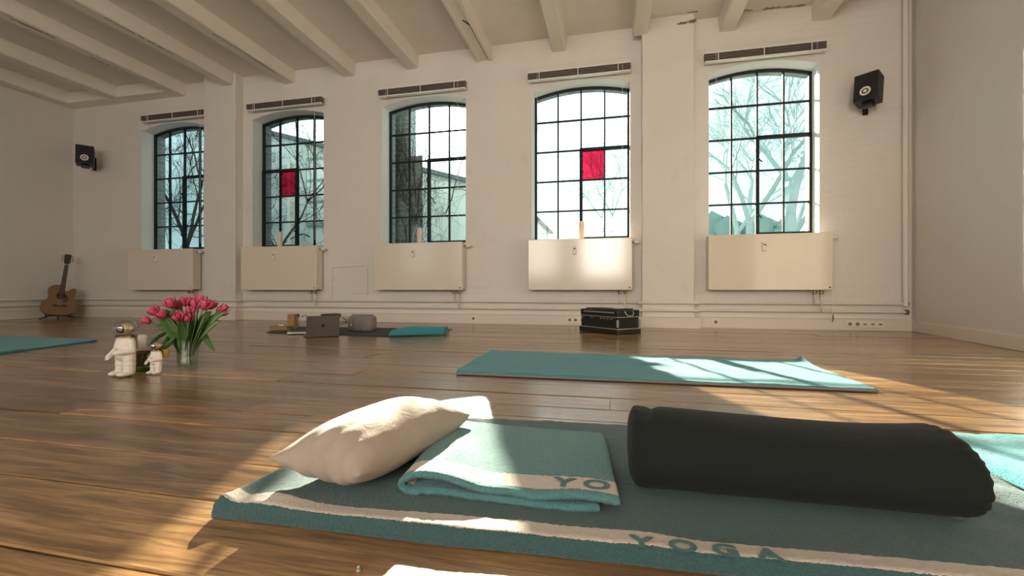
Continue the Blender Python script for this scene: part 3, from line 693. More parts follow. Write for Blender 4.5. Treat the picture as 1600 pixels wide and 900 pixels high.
# ---------------------------------------------------------------- cloth helpers
def vnoise(seed, nx, ny, cell):
    rs = np.random.RandomState(seed); gx, gy = int(nx/cell)+3, int(ny/cell)+3
    g = rs.rand(gy, gx)-.5; x = np.arange(nx)/cell; y = np.arange(ny)/cell
    xi, yi = x.astype(int), y.astype(int); fx, fy = x-xi, y-yi; fx = fx*fx*(3-2*fx); fy = fy*fy*(3-2*fy)
    a = g[np.ix_(yi, xi)]; b = g[np.ix_(yi, xi+1)]; c = g[np.ix_(yi+1, xi)]; d = g[np.ix_(yi+1, xi+1)]
    return (a*(1-fx)+b*fx)*(1-fy)[:, None] + (c*(1-fx)+d*fx)*fy[:, None]
def slab(name, quad, T, res, mat, parent=None, hfn=None, r=None, fuzz=0.0008, wav=0.004, seed=1, edge=0.003, z0=0.0015):
    """cloth slab over quad (near-left, near-right, far-right, far-left), rounded edges, thickness T"""
    q = [Vector((*p, 0)) for p in quad]; L = ((q[1]-q[0]).length+(q[2]-q[3]).length)/2; Wd = ((q[3]-q[0]).length+(q[2]-q[1]).length)/2
    r = r or T*0.8
    def coords(length):
        e = [r*(1-math.cos(a*math.pi/2/6)) for a in range(6)]
        n = max(4, int((length-2*r)/res)); mid = [r+(length-2*r)*i/n for i in range(n+1)]
        return np.array(e+mid+[length-x for x in e[::-1]])
    u, v = coords(L), coords(Wd); nx, ny = len(u), len(v)
    U, V = np.meshgrid(u, v); d = np.minimum(np.minimum(U, L-U), np.minimum(V, Wd-V))
    prof = np.sqrt(np.clip(1-np.clip(1-d/r, 0, 1)**2, 0, 1))
    Z = T*prof
    Z += (vnoise(seed, nx, ny, 0.09/res)*wav + vnoise(seed+1, nx, ny, 0.03/res)*wav*.4)*prof
    Z += (np.random.RandomState(seed).rand(ny, nx)-.5)*fuzz*prof
    if hfn is not None: Z += hfn(U, V, L, Wd)*prof
    ex = vnoise(seed+5, nx, ny, 0.10/res)*edge*2
    s, t = U/L, V/Wd
    Q = [np.array([p.x, p.y]) for p in q]
    X = (1-s)*(1-t)*Q[0][0]+s*(1-t)*Q[1][0]+s*t*Q[2][0]+(1-s)*t*Q[3][0]+ex
    Y = (1-s)*(1-t)*Q[0][1]+s*(1-t)*Q[1][1]+s*t*Q[2][1]+(1-s)*t*Q[3][1]+ex
    vs = np.stack([X, Y, Z+z0], -1).reshape(-1, 3)
    idx = np.arange(nx*ny).reshape(ny, nx)
    fs = np.stack([idx[:-1, :-1], idx[:-1, 1:], idx[1:, 1:], idx[1:, :-1]], -1).reshape(-1, 4)
    rim = list(idx[0, :])+list(idx[1:, -1])+list(idx[-1, -2::-1])+list(idx[-2:0:-1, 0])
    me = bpy.data.meshes.new(name); me.from_pydata(vs.tolist(), [], fs.tolist()+[tuple(int(i) for i in rim[::-1])])
    uvl = me.uv_layers.new(name='UVMap'); li = np.zeros(len(me.loops), dtype=np.int32); me.loops.foreach_get('vertex_index', li)
    uvv = np.stack([U, V], -1).reshape(-1, 2); uvl.data.foreach_set('uv', uvv[li].astype(np.float32).ravel())
    me.materials.append(mat); me.polygons.foreach_set('use_smooth', [True]*len(me.polygons))
    o = bpy.data.objects.new(name, me); C.objects.link(o)
    if parent: o.parent = parent
    return o
def letters(txt, loc, size, step, parent, sx=1.0):
    for k, ch in enumerate(txt):
        cu = bpy.data.curves.new('letter', 'FONT'); cu.body = ch; cu.size = size; cu.offset = size*0.035; cu.extrude = 0.0005; cu.align_x = 'CENTER'
        to = bpy.data.objects.new('tmp', cu); C.objects.link(to); dg = bpy.context.evaluated_depsgraph_get(); dg.update()
        me = bpy.data.meshes.new_from_object(to.evaluated_get(dg)); bpy.data.objects.remove(to)
        me.materials.clear(); me.materials.append(M['letter'])
        o = bpy.data.objects.new('letter', me); C.objects.link(o); o.parent = parent; o.location = (loc[0]+k*step, loc[1]+k*0.0022, loc[2]); o.scale = (sx, 1, 1)
        tag(o, 'teal woven letter on the cream stripe')
# ---------------------------------------------------------------- foreground mat
z = 0.03
nl = atZ(331, 792, 0.02); fl = Vector((-0.70, 1.355, 0))
nr = (1.12, 0.755); 
def h1(U, V, L, Wd):
    c = 0.020*np.exp(-((U)/0.05)**2)*np.exp(-(V/0.5)**2) + 0.006*np.exp(-(V/0.03)**2)
    hump = 0.012*np.exp(-((U-0.11)/0.05)**2-((V-0.05)/0.035)**2)
    dip = -0.010*np.exp(-((U-0.035)/0.025)**2)
    wr = 0.006*np.sin((U*0.8+V)*42)*np.exp(-((U-1.6)/0.25)**2)*np.exp(-((V-.25)/.2)**2)
    return c+hump+dip+wr
mat1 = slab('yoga_mat', [(nl.x, nl.y-0.008), nr, (1.12, 1.45), (fl.x, fl.y)], 0.024, 0.0075, M['towel_stripe'], hfn=h1, seed=3, edge=0.004, fuzz=0.0018)
tag(mat1, 'teal towel covered mat with a cream stripe under the cushion and bolster in the foreground', 'mat')
lp0 = atZ(1003, 853, 0.0305)
letters('YOGA', (lp0.x, lp0.y-0.003, 0.0315), 0.042, 0.062, mat1, 1.25)
fold = slab('folded_towel_end', [(0.815, 1.06), (1.13, 1.03), (1.13, 1.46), (0.80, 1.44)], 0.022, 0.008, M['towel'], z0=0.025, seed=8, parent=mat1, wav=0.008, fuzz=0.0015)
# ---------------------------------------------------------------- the other mats
p = [atZ(712, 585, 0.0), atZ(1374, 613, 0.0), atZ(1253, 567, 0.0), atZ(768, 551, 0.0)]
def h2(U, V, L, Wd):
    a = 0.018*np.exp(-((U-0.92)/0.16)**2-((V-0.5)/0.05)**2) + 0.014*np.exp(-((U-1.0)/0.10)**2-((V-0.42)/0.03)**2) + 0.012*np.exp(-((U-.75)/.05)**2-((V-.55)/.14)**2)
    return a + 0.03*np.exp(-((U-L)/0.03)**2-((V-Wd)/0.10)**2) + 0.012*np.exp(-(U/.03)**2) + 0.004*np.sin(V*25+U*3)*np.exp(-((U-.8)/.4)**2)
o = slab('yoga_mat', [(q.x, q.y) for q in p], 0.014, 0.012, M['towel'], hfn=h2, seed=13, edge=0.004, wav=0.005)
tag(o, 'teal towel covered mat lying across the middle of the floor, half in sunlight', 'mat')
MB().tube([(p[0].x+0.01, p[0].y-.004, 0.006), (p[0].x+.6, p[0].y-.002, .006), (p[1].x-.01, p[1].y-.004, 0.006)], 0.0055, 6).build('edge_hem', M['felt'], o, smooth=True)
p = [Vector((-5.75, 2.10, 0)), atZ(-14, 555.5, 0), atZ(153, 533, 0), Vector((-5.95, 2.95, 0))]
o = slab('yoga_mat', [(q.x, q.y) for q in p], 0.014, 0.014, M['towel'], seed=17, edge=0.004, wav=0.004)
tag(o, 'teal towel covered mat cut off by the left edge of the photo', 'mat')
a = atZ(414, 518.5); c = atZ(706, 515); 
o = slab('yoga_mat', [(-3.42, 3.83), (-1.95, 3.74), (c.x, c.y), (-3.62, 4.5)], 0.006, 0.03, M['mat_dark'], r=0.004, seed=19, wav=0.002)
tag(o, 'thin dark grey mat spread before the window wall under the laptop things', 'mat')
# folded towel lying on the dark mat
q = [atZ(607, 526.5), atZ(694, 524), atZ(697, 518), atZ(606, 520)]
o = slab('folded_towel', [(q[0].x, q[0].y), (q[1].x, q[1].y), (q[1].x-0.02, q[1].y+0.20), (q[0].x-0.02, q[0].y+0.22)], 0.062, 0.014, M['towel'], r=0.03, z0=0.008, seed=23, wav=0.012,
         hfn=lambda U, V, L, Wd: 0.012*np.sin(U/L*3.1)-0.012*np.exp(-(U/.04)**2))
tag(o, 'rolled teal towel at the right end of the dark mat by the wall', 'towel')

# ---------------------------------------------------------------- folded blanket on the foreground mat
path = []                                # profile of the top sheet in local metres along x: (x, z)
def catmull(pts, n=8):
    out = []
    P = [Vector(p) for p in ([pts[0]]+list(pts)+[pts[-1]])]
    for i in range(1, len(P)-2):
        for k in range(n):
            t = k/n; a, b, c, d = P[i-1], P[i], P[i+1], P[i+2]
            out.append(0.5*((2*b)+(c-a)*t+(2*a-5*b+4*c-d)*t*t+(3*b-a-3*c+d)*t**3))
    out.append(P[-2]); return out
def squash(pr): return [(x, 0.0255+(z-0.0305)*0.72) for x, z in pr]
def ribbon(name, prof_near, prof_far, y0, y1, x_near, x_far, th, mat, ny=70, seed=5, off=(0, 0)):
    A_, B_ = catmull(prof_near, 14), catmull(prof_far, 14); n = len(A_); rs = np.random.RandomState(seed)
    nz = vnoise(seed, n, ny+1, 12); vs = []; uv = []; fs = []
    arc_ = [0.0]
    for i in range(1, n): arc_.append(arc_[-1]+(A_[i]-A_[i-1]).length)
    for j in range(ny+1):
        t = j/ny
        pts = [A_[i].lerp(B_[i], t) for i in range(n)]
        for side in (1, -1):
            for i in range(n):
                d = pts[min(i+1, n-1)]-pts[max(i-1, 0)]; d.normalize(); nn = Vector((-d.y, d.x))
                e = th/2*side
                # rounded selvedges
                q = min(t, 1-t)*(y1-y0); k = math.sqrt(max(0, 1-max(0, 1-q/(th/2))**2)); ke = min(i, n-1-i); k2 = min(1, 0.55+ke*0.3)
                p = pts[i]+nn*e*max(k, .05)*k2
                jit = (rs.rand()-.5)*0.0012
                yy = y0+(y1-y0)*t + nz[j, i]*0.010
                vs.append((p.x + (x_near*(1-t)+x_far*t), yy+jit, p.y+jit + nz[j, i]*0.004)); uv.append((arc_[i], (y1-y0)*t if arc_[i] < 0.46 else 9))
    W_ = 2*n
    for j in range(ny):
        for i in range(n-1):
            a = j*W_+i; fs.append((a, a+1, a+W_+1, a+W_)); a = j*W_+n+i; fs.append((a+W_, a+W_+1, a+1, a))
        for i in (0, n-1): a = j*W_+i; b = a+n; fs.append((a, a+W_, b+W_, b) if i == 0 else (b, b+W_, a+W_, a))
    for j in (0, ny):
        for i in range(n-1):
            a = j*W_+i; b = a+n; fs.append((b, b+1, a+1, a) if j == 0 else (a, a+1, b+1, b))
    me = bpy.data.meshes.new(name); me.from_pydata(vs, [], fs)
    bm = bmesh.new(); bm.from_mesh(me); bmesh.ops.recalc_face_normals(bm, faces=bm.faces); bm.to_mesh(me); bm.free()
    uvl = me.uv_layers.new(name='UVMap')
    for l in me.loops: uvl.data[l.index].uv = uv[l.vertex_index]
    me.materials.append(mat)
    for p_ in me.polygons: p_.use_smooth = True
    o = bpy.data.objects.new(name, me); C.objects.link(o); return o
near = [(0.425, 0.068), (0.34, 0.066), (0.25, 0.060), (0.18, 0.058), (0.11, 0.078), (0.05, 0.084), (0.012, 0.072), (0.0, 0.055), (0.014, 0.041), (0.05, 0.040), (0.15, 0.040), (0.30, 0.040), (0.39, 0.040)]
far = [(0.425, 0.070), (0.34, 0.070), (0.25, 0.068), (0.18, 0.070), (0.11, 0.074), (0.05, 0.074), (0.012, 0.068), (0.0, 0.056), (0.014, 0.043), (0.05, 0.041), (0.15, 0.041), (0.30, 0.041), (0.39, 0.041)]
a = atZ(640, 768, 0.03); c = atZ(960, 770, 0.05)
bl = ribbon('folded_blanket', squash(near), squash(far), a.y-0.004, 1.185, a.x-0.018, -0.447, 0.0140, M['towel_fold'])
tag(bl, 'folded teal towel blanket between the beige cushion and the dark bolster', 'blanket')
letters('YO', (c.x-0.095, a.y+0.024, 0.0605), 0.052, 0.062, bl, 1.2)
print('blanket', a, c)

# ---------------------------------------------------------------- cushion
def cushion(name, cx, cy, z0, L, Wd, Hh, rz, mat, label, seed):
    n1, n2 = 90, 56; vs = []; fs = []
    def hp(u, v):
        a = max(0.0, 1-abs(u)**3.2); b_ = max(0.0, 1-abs(v)**2.2)
        return (a**0.55)*(b_**0.52)
    for side in (1, -1):
        for j in range(n2+1):
            v = -1+2*j/n2
            for i in range(n1+1):
                u = -1+2*i/n1
                uu = math.sin(u*math.pi/2)*.35+u*.65; vv = math.sin(v*math.pi/2)*.5+v*.5
                pin = 1-0.10*(1-abs(vv)**2)*abs(uu)**6; pin2 = 1-0.07*(1-abs(uu)**2)*abs(vv)**4
                x = uu*L/2*pin; y = vv*Wd/2*pin2
                h = hp(uu, vv); k = 0.60 if side > 0 else 0.40
                seam = Hh*0.40 + Hh*0.10*(abs(uu)**4)*(abs(vv)**4)
                wr = 0.0035*math.sin(16*(vv+uu*.4)+3*uu)*abs(uu)**3*(1-abs(vv)**4)+0.003*noise.noise(Vector((x*18, y*18, side*3+seed)))
                zz = seam + side*h*Hh*k + wr*(h > .02)
                vs.append((x, y, max(zz, 0.0)))
    N = (n1+1)*(n2+1)
    for s_ in (0, 1):
        for j in range(n2):
            for i in range(n1):
                a = s_*N+j*(n1+1)+i; f = (a, a+1, a+n1+2, a+n1+1); fs.append(f if s_ == 0 else f[::-1])
    me = bpy.data.meshes.new(name); me.from_pydata(vs, [], fs)
    bm = bmesh.new(); bm.from_mesh(me); bmesh.ops.remove_doubles(bm, verts=bm.verts, dist=0.0004); bmesh.ops.recalc_face_normals(bm, faces=bm.faces); bm.to_mesh(me); bm.free()
    me.materials.append(mat)
    for p_ in me.polygons: p_.use_smooth = True
    o = bpy.data.objects.new(name, me); C.objects.link(o); o.location = (cx, cy, z0); o.rotation_euler.z = rz
    return tag(o, label, 'cushion')
cushion('cushion', -0.530, 0.965, 0.0255, 0.435, 0.235, 0.13, R(80), M['linen'], 'plump beige linen cushion on the left end of the foreground mat', 2)

# ---------------------------------------------------------------- bolster
def bolster(x0, x1, yc, ay, hz, z0, rz):
    n, m_ = 150, 96; L = x1-x0; vs = []; fs = []
    for i in range(n+1):
        s = i/n; e = min(s, 1-s)*L; rr = 0.05
        k = (1-max(0, 1-e/rr)**3.0)**(1/3.0) if e < rr else 1.0
        k = max(k, 0.0); k = 0.02+0.98*k
        for j in range(m_):
            a = 2*math.pi*j/m_; ca, sa = math.cos(a), math.sin(a)
            endq = math.exp(-e/0.05)
            wr = 1+0.022*math.sin(a*26+math.sin(a*5)*2)*math.exp(-((e-0.02)/0.035)**2)*(1 if s > .5 else .45) + 0.016*noise.noise(Vector((s*7, ca*1.4, sa*1.4)))
            y = ay*ca*k*wr; zz = hz/2*sa*k*wr + hz/2
            fl_ = 0.022 if sa < 0 else 0
            zz = max(zz, 0.006) if e > 0.01 else max(zz, 0.01)
            # crease on top near the left end and gathered folds
            cr = -0.008*math.exp(-((s-0.10-0.05*ca)/0.02)**2)*max(0, sa)**2 + 0.006*math.exp(-((s-0.035)/0.02)**2)*max(0, math.sin(a-0.2))
            bulge = 0.006*math.sin(s*math.pi*2.0+.6)
            xx = x0+L*(0.5-0.5*math.cos(math.pi*s))*0.35+L*s*0.65
            vs.append((xx, yc+y, z0+zz+(cr+bulge)*max(0, sa)))
    for i in range(n):
        for j in range(m_): fs.append((i*m_+j, i*m_+(j+1)%m_, (i+1)*m_+(j+1)%m_, (i+1)*m_+j))
    fs += [tuple(range(m_)), tuple(n*m_+j for j in range(m_))[::-1]]
    b = MB(); b.add(vs, fs); o = b.build('bolster', M['velvet'], smooth=True, angle=180)
    return o
bo = bolster(0.031, 0.620, 0.985, 0.118, 0.147, 0.0255, 0)
tag(bo, 'long dark green velvet bolster lying along the foreground mat', 'bolster')

# small metal stud in the boards
p = atZ(560, 893); t = MB(); t.lathe([(0.0035, 0), (0.004, 0.002), (0.0022, 0.004), (0.003, 0.007), (0.0012, 0.009)], c=(p.x, p.y, 0.0), n=12)
tag(t.build('metal_stud', M['silver'], smooth=True), 'tiny metal stud standing out of the sunlit floor below the foreground mat', 'stud')

# ---------------------------------------------------------------- astronaut figurines
def capsule(b, p0, p1, r0, r1, n=10):
    p0, p1 = Vector(p0), Vector(p1); k = 6
    b.tube([p0.lerp(p1, i/k) for i in range(k+1)], [r0+(r1-r0)*i/k for i in range(k+1)], n); b.ball(p0, r0, n); b.ball(p1, r1, n)
def astronaut(px, py, hgt, rz, label, pack):
    p = atZ(px, py); t = thing('astronaut_figurine', p, label, 'figurine', 'astronaut figurines', rz)
    s = hgt/0.28; V = lambda *a: tuple(x*s for x in a)
    b = MB()
    for sx in (-1, 1):
        capsule(b, V(sx*.027, .0, .10), V(sx*.030, .0, .022), .027*s, .025*s); b.ball(V(sx*.031, -.018, .014), V(.024, .04, .0145), 14)
    b.ball(V(0, 0, .105), V(.050, .040, .032), 14); b.ball(V(0, 0, .15), V(.050, .042, .055), 16); b.ball(V(0, 0, .18), V(.045, .036, .024), 14)
    for z_ in (.06, .085): 
        for sx in (-1, 1): b.ball(V(sx*.028, 0, z_), V(.030, .029, .009), 12)
    # left arm folded to the belly, right arm hanging forward
    capsule(b, V(.042, 0, .172), V(.054, .0, .128), .018*s, .016*s); capsule(b, V(.054, 0, .128), V(.028, -.047, .122), .017*s, .013*s); b.ball(V(.020, -.052, .123), V(.014, .011, .011))
    capsule(b, V(-.042, 0, .172), V(-.056, -.008, .130), .018*s, .015*s); capsule(b, V(-.056, -.008, .130), V(-.052, -.036, .106), .015*s, .012*s); b.ball(V(-.052, -.043, .098), V(.012, .014, .013))
    for sx, x0 in ((1, .016), (-1, -.052)):
        y0, z0 = (-.056, .123) if sx > 0 else (-.044, .090)
        for k in range(4): capsule(b, V(x0-.009+.006*k, y0, z0), V(x0-.010+.0065*k, y0-.010, z0-.006), .0036*s, .003*s, 6)
    b.ball(V(0, -.036, .148), V(.022, .012, .016), 10)
    body = b.build('body', M['ceramic'], t, smooth=True, angle=180)
    rm = body.modifiers.new('remesh', 'REMESH'); rm.mode = 'VOXEL'; rm.voxel_size = 0.0032*s; rm.use_smooth_shade = True
    sm = body.modifiers.new('smooth', 'SMOOTH'); sm.factor = 0.5; sm.iterations = 3
    MB().lathe([(r*s, z*s) for r, z in ((.036, .194), (.041, .197), (.041, .203), (.037, .206))], n=24).build('neck_ring', M['gold'], t, smooth=True)
    b = MB(); b.ball(V(0, 0, .240), V(.056, .056, .042), 28); b.build('helmet', M['helmet'], t, smooth=True, angle=180)
    h = MB(); h.ball(V(0, .006, .236), V(.034, .034, .029), 20); h = h.build('head', M['head_gold'], t, smooth=True, angle=180)
    f = MB(); f.ball(V(0, -.020, .235), V(.024, .018, .021), 18); f.build('visor', M['brown_glaze'], h, smooth=True, angle=180)
    pk = MB(); pk.box(V(0, .058, .165), V(.070, .040, .072)); pk.box(V(0, .082, .165), V(.05, .012, .052)); pk.build('backpack', pack, t, bevel=0.006*s, smooth=True)
    return t
M['head_gold'] = Mat('pale_gold_inner', (0.60, 0.48, 0.30), 0.3, 0.15).m
astronaut(196, 587, 0.28, R(-6), 'tall white astronaut figurine with white backpack, left of the tulips', M['ceramic'])
astronaut(244, 584, 0.17, R(-4), 'small astronaut figurine with yellow backpack beside the tulip vase', M['yellow'])
p = atZ(222, 577)
t = thing('ceramic_pot', p, 'dark brown glazed pot with green base behind the astronaut figurines', 'pot')
MB().lathe([(.052, 0), (.062, .004), (.066, .018), (.064, .026)], n=32).build('base', M['green_glaze'], t, smooth=True)
MB().lathe([(.060, .026), (.064, .04), (.064, .078), (.060, .092), (.050, .097), (.046, .094), (.044, .05)], n=32).build('body', M['brown_glaze'], t, smooth=True)
b = MB(); b.tube([(.05, .02, .07), (.078, .03, .095), (.094, .038, .135), (.11, .044, .148), (.125, .05, .138)], [.016, .014, .011, .009, .004], 10); b.build('spout', M['brown_glaze'], t, smooth=True)

# ---------------------------------------------------------------- vase of tulips
vp = atZ(293, 576.5)
t = thing('glass_vase', vp, 'clear squarish glass vase holding the pink tulips', 'vase', rz=R(25))
MB().lathe([(.036, 0), (.039, .004), (.0405, .05), (.047, .155), (.048, .160), (.0455, .160), (.0435, .155), (.037, .05), (.034, .018), (.03, .016), (.001, .016)], n=40, sq=5).build('glass', M['vase_glass'], t, smooth=True, angle=60)
b = MB(); b.lathe([(.033, .0175), (.0365, .05), (.039, .085)], n=40, sq=5); b.build('water', M['water'], t, smooth=True, angle=60)
def make_leaf(pts, w, parent, fold=0.35):
    tw = random.Random(int(abs(pts[-1].x*9000+pts[-1].y*5000))).uniform(.7, 1.5)
    pts = catmull(pts, 5); n = len(pts); b = MB(); vs = []; fs = []
    for i, p in enumerate(pts):
        d = (pts[min(i+1, n-1)]-pts[max(i-1, 0)]).normalized(); sd = d.cross(Vector((0, 0, 1)));
        rad = Vector((p.x, p.y, 0)); sd = d.cross(rad) if rad.length > .01 else sd
        sd = sd.normalized() if sd.length > 1e-5 else Vector((1, 0, 0)); sd = Matrix.Rotation(tw*i/(n-1)+.25, 3, d) @ sd; nn = sd.cross(d).normalized()
        q = math.sin(math.pi*min(1, (i/(n-1))**.75*.97+.03))**.8*w*1.45
        for k in (-1, -.5, 0, .5, 1): vs.append(p+sd*q*k+nn*q*fold*(k*k))
    for i in range(n-1):
        for k in range(4): a = i*5+k; fs.append((a, a+1, a+6, a+5))
    b.add(vs, fs); o = b.build('leaf', M['leaf'], parent, smooth=True, angle=180)
    s_ = o.modifiers.new('thick', 'SOLIDIFY'); s_.thickness = 0.0012
    return o
def tulip(az, lean, h, bl_s, seed, leafd, label):
    r = random.Random(seed)
    t = thing('tulip', vp, label, 'tulip', 'pink tulips in the vase')
    base = Vector((.026*math.cos(az+2.6), .026*math.sin(az+2.6), .022)); dr = Vector((math.cos(az), math.sin(az), 0))
    tip = dr*lean + Vector((0, 0, h)); rim = dr*0.03 + Vector((0, 0, .155))
    pts = catmull([base, rim, rim.lerp(tip, .6)+Vector((0, 0, .015)), tip], 6)
    MB().tube(pts, .0034, 7).build('stem', M['stem'], t, smooth=True)
    d = (pts[-1]-pts[-3]).normalized(); q = d.to_track_quat('Z', 'Y').to_matrix()
    b = MB()
    for k in range(8):
        a = k*math.pi/4+r.uniform(-.15, .15); op = (.75 if k % 2 else 1.0)*bl_s; vs = []; fs = []; n = 6
        for i in range(n+1):
            s = i/n; rad = (.019*math.sin(s*math.pi*.62+.25)*1.0+.004)*op*(1.05 if k % 2 == 0 else .8); zz = s*.044*bl_s; wd = .015*math.sin(math.pi*min(1, s*.86+.12))**.7*bl_s
            for j in (-1, -.33, .33, 1):
                aa = a+j*wd/max(rad, .008)*.85; rr = rad*(1+.10*(1-abs(j)))+r.uniform(-.0012, .0012)
                vs.append(tip+q@Vector((math.cos(aa)*rr, math.sin(aa)*rr, zz-(.006*abs(j) if i == n else 0)+r.uniform(-.001, .001))))
        for i in range(n):
            for j in range(3): a_ = i*4+j; fs.append((a_, a_+1, a_+5, a_+4))
        b.add(vs, fs)
    o = b.build('bloom', M['petal'], t, smooth=True, angle=180); s_ = o.modifiers.new('thick', 'SOLIDIFY'); s_.thickness = 0.001
    if leafd is not None:
        for (da, out_, top, w) in leafd:
            a = az+da; dd = Vector((math.cos(a), math.sin(a), 0))
            make_leaf([dd*.015+Vector((0, 0, .07)), dd*.04+Vector((0, 0, .165)), dd*(.04+out_*.55)+Vector((0, 0, .165+(top-.165)*.75)), dd*(.04+out_)+Vector((0, 0, top))], w, t)
# angles in the plan: the camera sees the vase from its right front (direction (0.75,-0.66))
RIGHT = math.atan2(0.75, 0.66)          # to the viewer's right
LEFT = RIGHT+math.pi
FRONT = RIGHT-math.pi/2
T = [(LEFT+.1, .155, .262, 1.0, [(.2, .10, .30, .022), (-.3, .10, .245, .018)]), (LEFT-.3, .13, .30, 1.25, [(.5, .09, .30, .02)]), (LEFT+.4, .105, .285, 1.1, [(0.1, .15, .10, .016)]),
     (LEFT+.2, .07, .335, 1.3, [(0, .06, .33, .02)]), (LEFT-.8, .06, .325, 1.2, [(.3, .04, .34, .02)]), (FRONT-.5, .07, .27, 1.2, [(0, .05, .27, .02), (.7, .03, .25, .018)]),
     (FRONT, .06, .265, 1.1, [(.1, .035, .30, .02)]), (FRONT+.8, .05, .33, 1.35, [(0, .06, .28, .02)]), (RIGHT-.5, .08, .325, 1.4, [(-.2, .06, .29, .02)]), (RIGHT, .05, .345, 1.4, [(.2, .07, .31, .02)]),
     (RIGHT+.3, .095, .325, 1.35, [(0, .09, .27, .02)]), (RIGHT+.1, .135, .29, 1.25, [(.1, .13, .30, .022), (-.5, .12, .26, .02)]), (RIGHT-.2, .155, .315, 1.0, [(-.1, .14, .31, .02)]),
     (RIGHT+1.2, .05, .34, 1.2, [(0, .04, .3, .018)]), (LEFT-1.3, .03, .345, 1.2, [(0, .05, .34, .02)]), (RIGHT-1.0, .03, .30, 1.1, [(0, .04, .29, .018)])]
TL = {0: 'low pink tulip hanging furthest out on the left of the vase', 1: 'pink tulip in the upper left of the bouquet, above the lowest one', 12: 'pink tulip furthest right in the glass vase',
      11: 'pink tulip just inside the rightmost one in the vase', 2: 'pink tulip low on the left side of the bouquet, next to the hanging one'}
for i, (az, ln, h, s, lf) in enumerate(T): tulip(az, ln, h, s, i, lf, TL.get(i, 'pink tulip in the dense middle of the bouquet in the glass vase'))
last = [o for o in bpy.data.objects if o.name.startswith('tulip')][0]
dd = Vector((math.cos(RIGHT-.1), math.sin(RIGHT-.1), 0))
make_leaf([dd*.03+Vector((0, 0, .14)), dd*.06+Vector((0, 0, .178)), dd*.085+Vector((0, 0, .15)), dd*.125+Vector((0, 0, .085))], .016, last)
dd = Vector((math.cos(LEFT), math.sin(LEFT), 0))
make_leaf([dd*.03+Vector((0, 0, .14)), dd*.06+Vector((0, 0, .20)), dd*.12+Vector((0, 0, .185)), dd*.165+Vector((0, 0, .135))], .018, last)
make_leaf([dd*.03+Vector((0, 0, .16)), dd*.06+Vector((0, 0, .19)), dd*.09+Vector((0, 0, .16)), dd*.10+Vector((0, 0, .095))], .016, last)

# ---------------------------------------------------------------- guitar on its stand
gb = atZ(93, 497.5); gb = Vector((-8.22, 5.05, 0))
face = math.atan2(-gb.y, -gb.x) + math.pi/2      # turned to the room
g = thing('acoustic_guitar', (gb.x, gb.y, 0.05), 'acoustic guitar with a cutaway leaning in the far left corner', 'guitar', rz=face)
L_ = R(-9); LB = R(-10)
mtg = Matrix.Rotation(R(7), 4, 'Y') @ Matrix.Rotation(LB, 4, 'X')
half = [(0, 0), (.10, .006), (.175, .045), (.205, .12), (.19, .19), (.150, .245), (.138, .285), (.146, .33), (.152, .385), (.13, .435), (.08, .465), (.03, .472)]
cut = [(.03, .39), (.07, .385), (.085, .41), (.12, .43), (.15, .415), (.156, .375), (.148, .33), (.138, .285), (.150, .245), (.19, .19), (.205, .12), (.175, .045), (.10, .006)]
outl = [(-x, z) for x, z in half] + [(0.028, .472)] + cut
o2 = [(p.x, p.y) for p in catmull([Vector(p) for p in outl]+[Vector((0, 0))], 4)][:-1]
def gput(b, n, m, par=g, **k):
    b.v = [tuple(mtg @ Vector(v)) for v in b.v]; return b.build(n, m, par, **k)
fn = lambda p, q, t: Vector((p, t, q))
body = gput(MB().prism(o2, (0.0, 0.10), fn), 'body', M['guitar_side'])
gput(MB().prism([(a*.985, c*.985+.004) for a, c in o2], (-0.004, 0.0), fn), 'soundboard', M['guitar_top'])
def dsc(x, z, r, y0, y1, n=28, sc=1): return MB().prism([(x+r*math.cos(2*math.pi*k/n), z+r*sc*math.sin(2*math.pi*k/n)) for k in range(n)], (y0, y1), fn)
gput(dsc(0, .30, .055, -.0045, -.004), 'rosette', M['rosewood']); gput(dsc(0, .30, .047, -.0055, -.0045), 'sound_hole', M['grime'])
gput(MB().prism([(.03, .34), (.075, .30), (.085, .24), (.055, .20), (.02, .215), (.045, .26), (.052, .30)], (-.006, -.0042), fn), 'pickguard', M['guitar_side'])
gput(MB().bx(-.075, .075, -.014, -.004, .135, .16), 'bridge', M['rosewood'], bevel=.003)
gput(MB().prism([(-.029, .345), (.029, .345), (.022, .80), (-.022, .80)], (-.016, .006), fn), 'neck', M['rosewood'])
hd = gput(MB().prism([(-.022, .80), (.022, .80), (.036, .84), (.040, .955), (.0, .965), (-.040, .955), (-.036, .84)], (-.004, .012), fn), 'headstock', M['rosewood'])
gput(MB().bx(-.022, .022, -.02, -.014, .797, .803), 'nut', M['white'])
for sx in (-1, 1):
    for z_ in (.86, .893, .926): b = MB(); b.tube([(sx*.036, .004, z_), (sx*.052, .004, z_)], .003, 6); b.ball((sx*.058, .004, z_), (.010, .005, .008), 8); gput(b, 'tuning_peg', M['dark'], hd, smooth=True)
b = MB()
for k in range(6): x = -.020+.008*k; b.tube([(x, -.017, .148), (x*.8, -.021, .80)], .0007, 4)
gput(b, 'strings', M['silver'])
st = thing('guitar_stand', (gb.x, gb.y, 0), 'low black stand holding the acoustic guitar', 'stand', rz=face)
for sx in (-1, 1):
    MB().tube([(sx*.04, .05, .045), (sx*.10, -.03, .045), (sx*.13, -.07, .045)], .009, 8).build('cradle_arm', M['black'], st, smooth=True)
    MB().tube([(sx*.13, -.072, .044), (sx*.13, -.075, .075)], .009, 8).build('cradle_tip', M['black'], st, smooth=True)
    MB().tube([(sx*.08, -.03, .045), (sx*.19, -.10, .009)], .009, 8).build('leg', M['black'], st, smooth=True)
MB().tube([(-.13, -.03, .043), (.13, -.03, .043)], .008, 8).build('crossbar', M['black'], st, smooth=True)
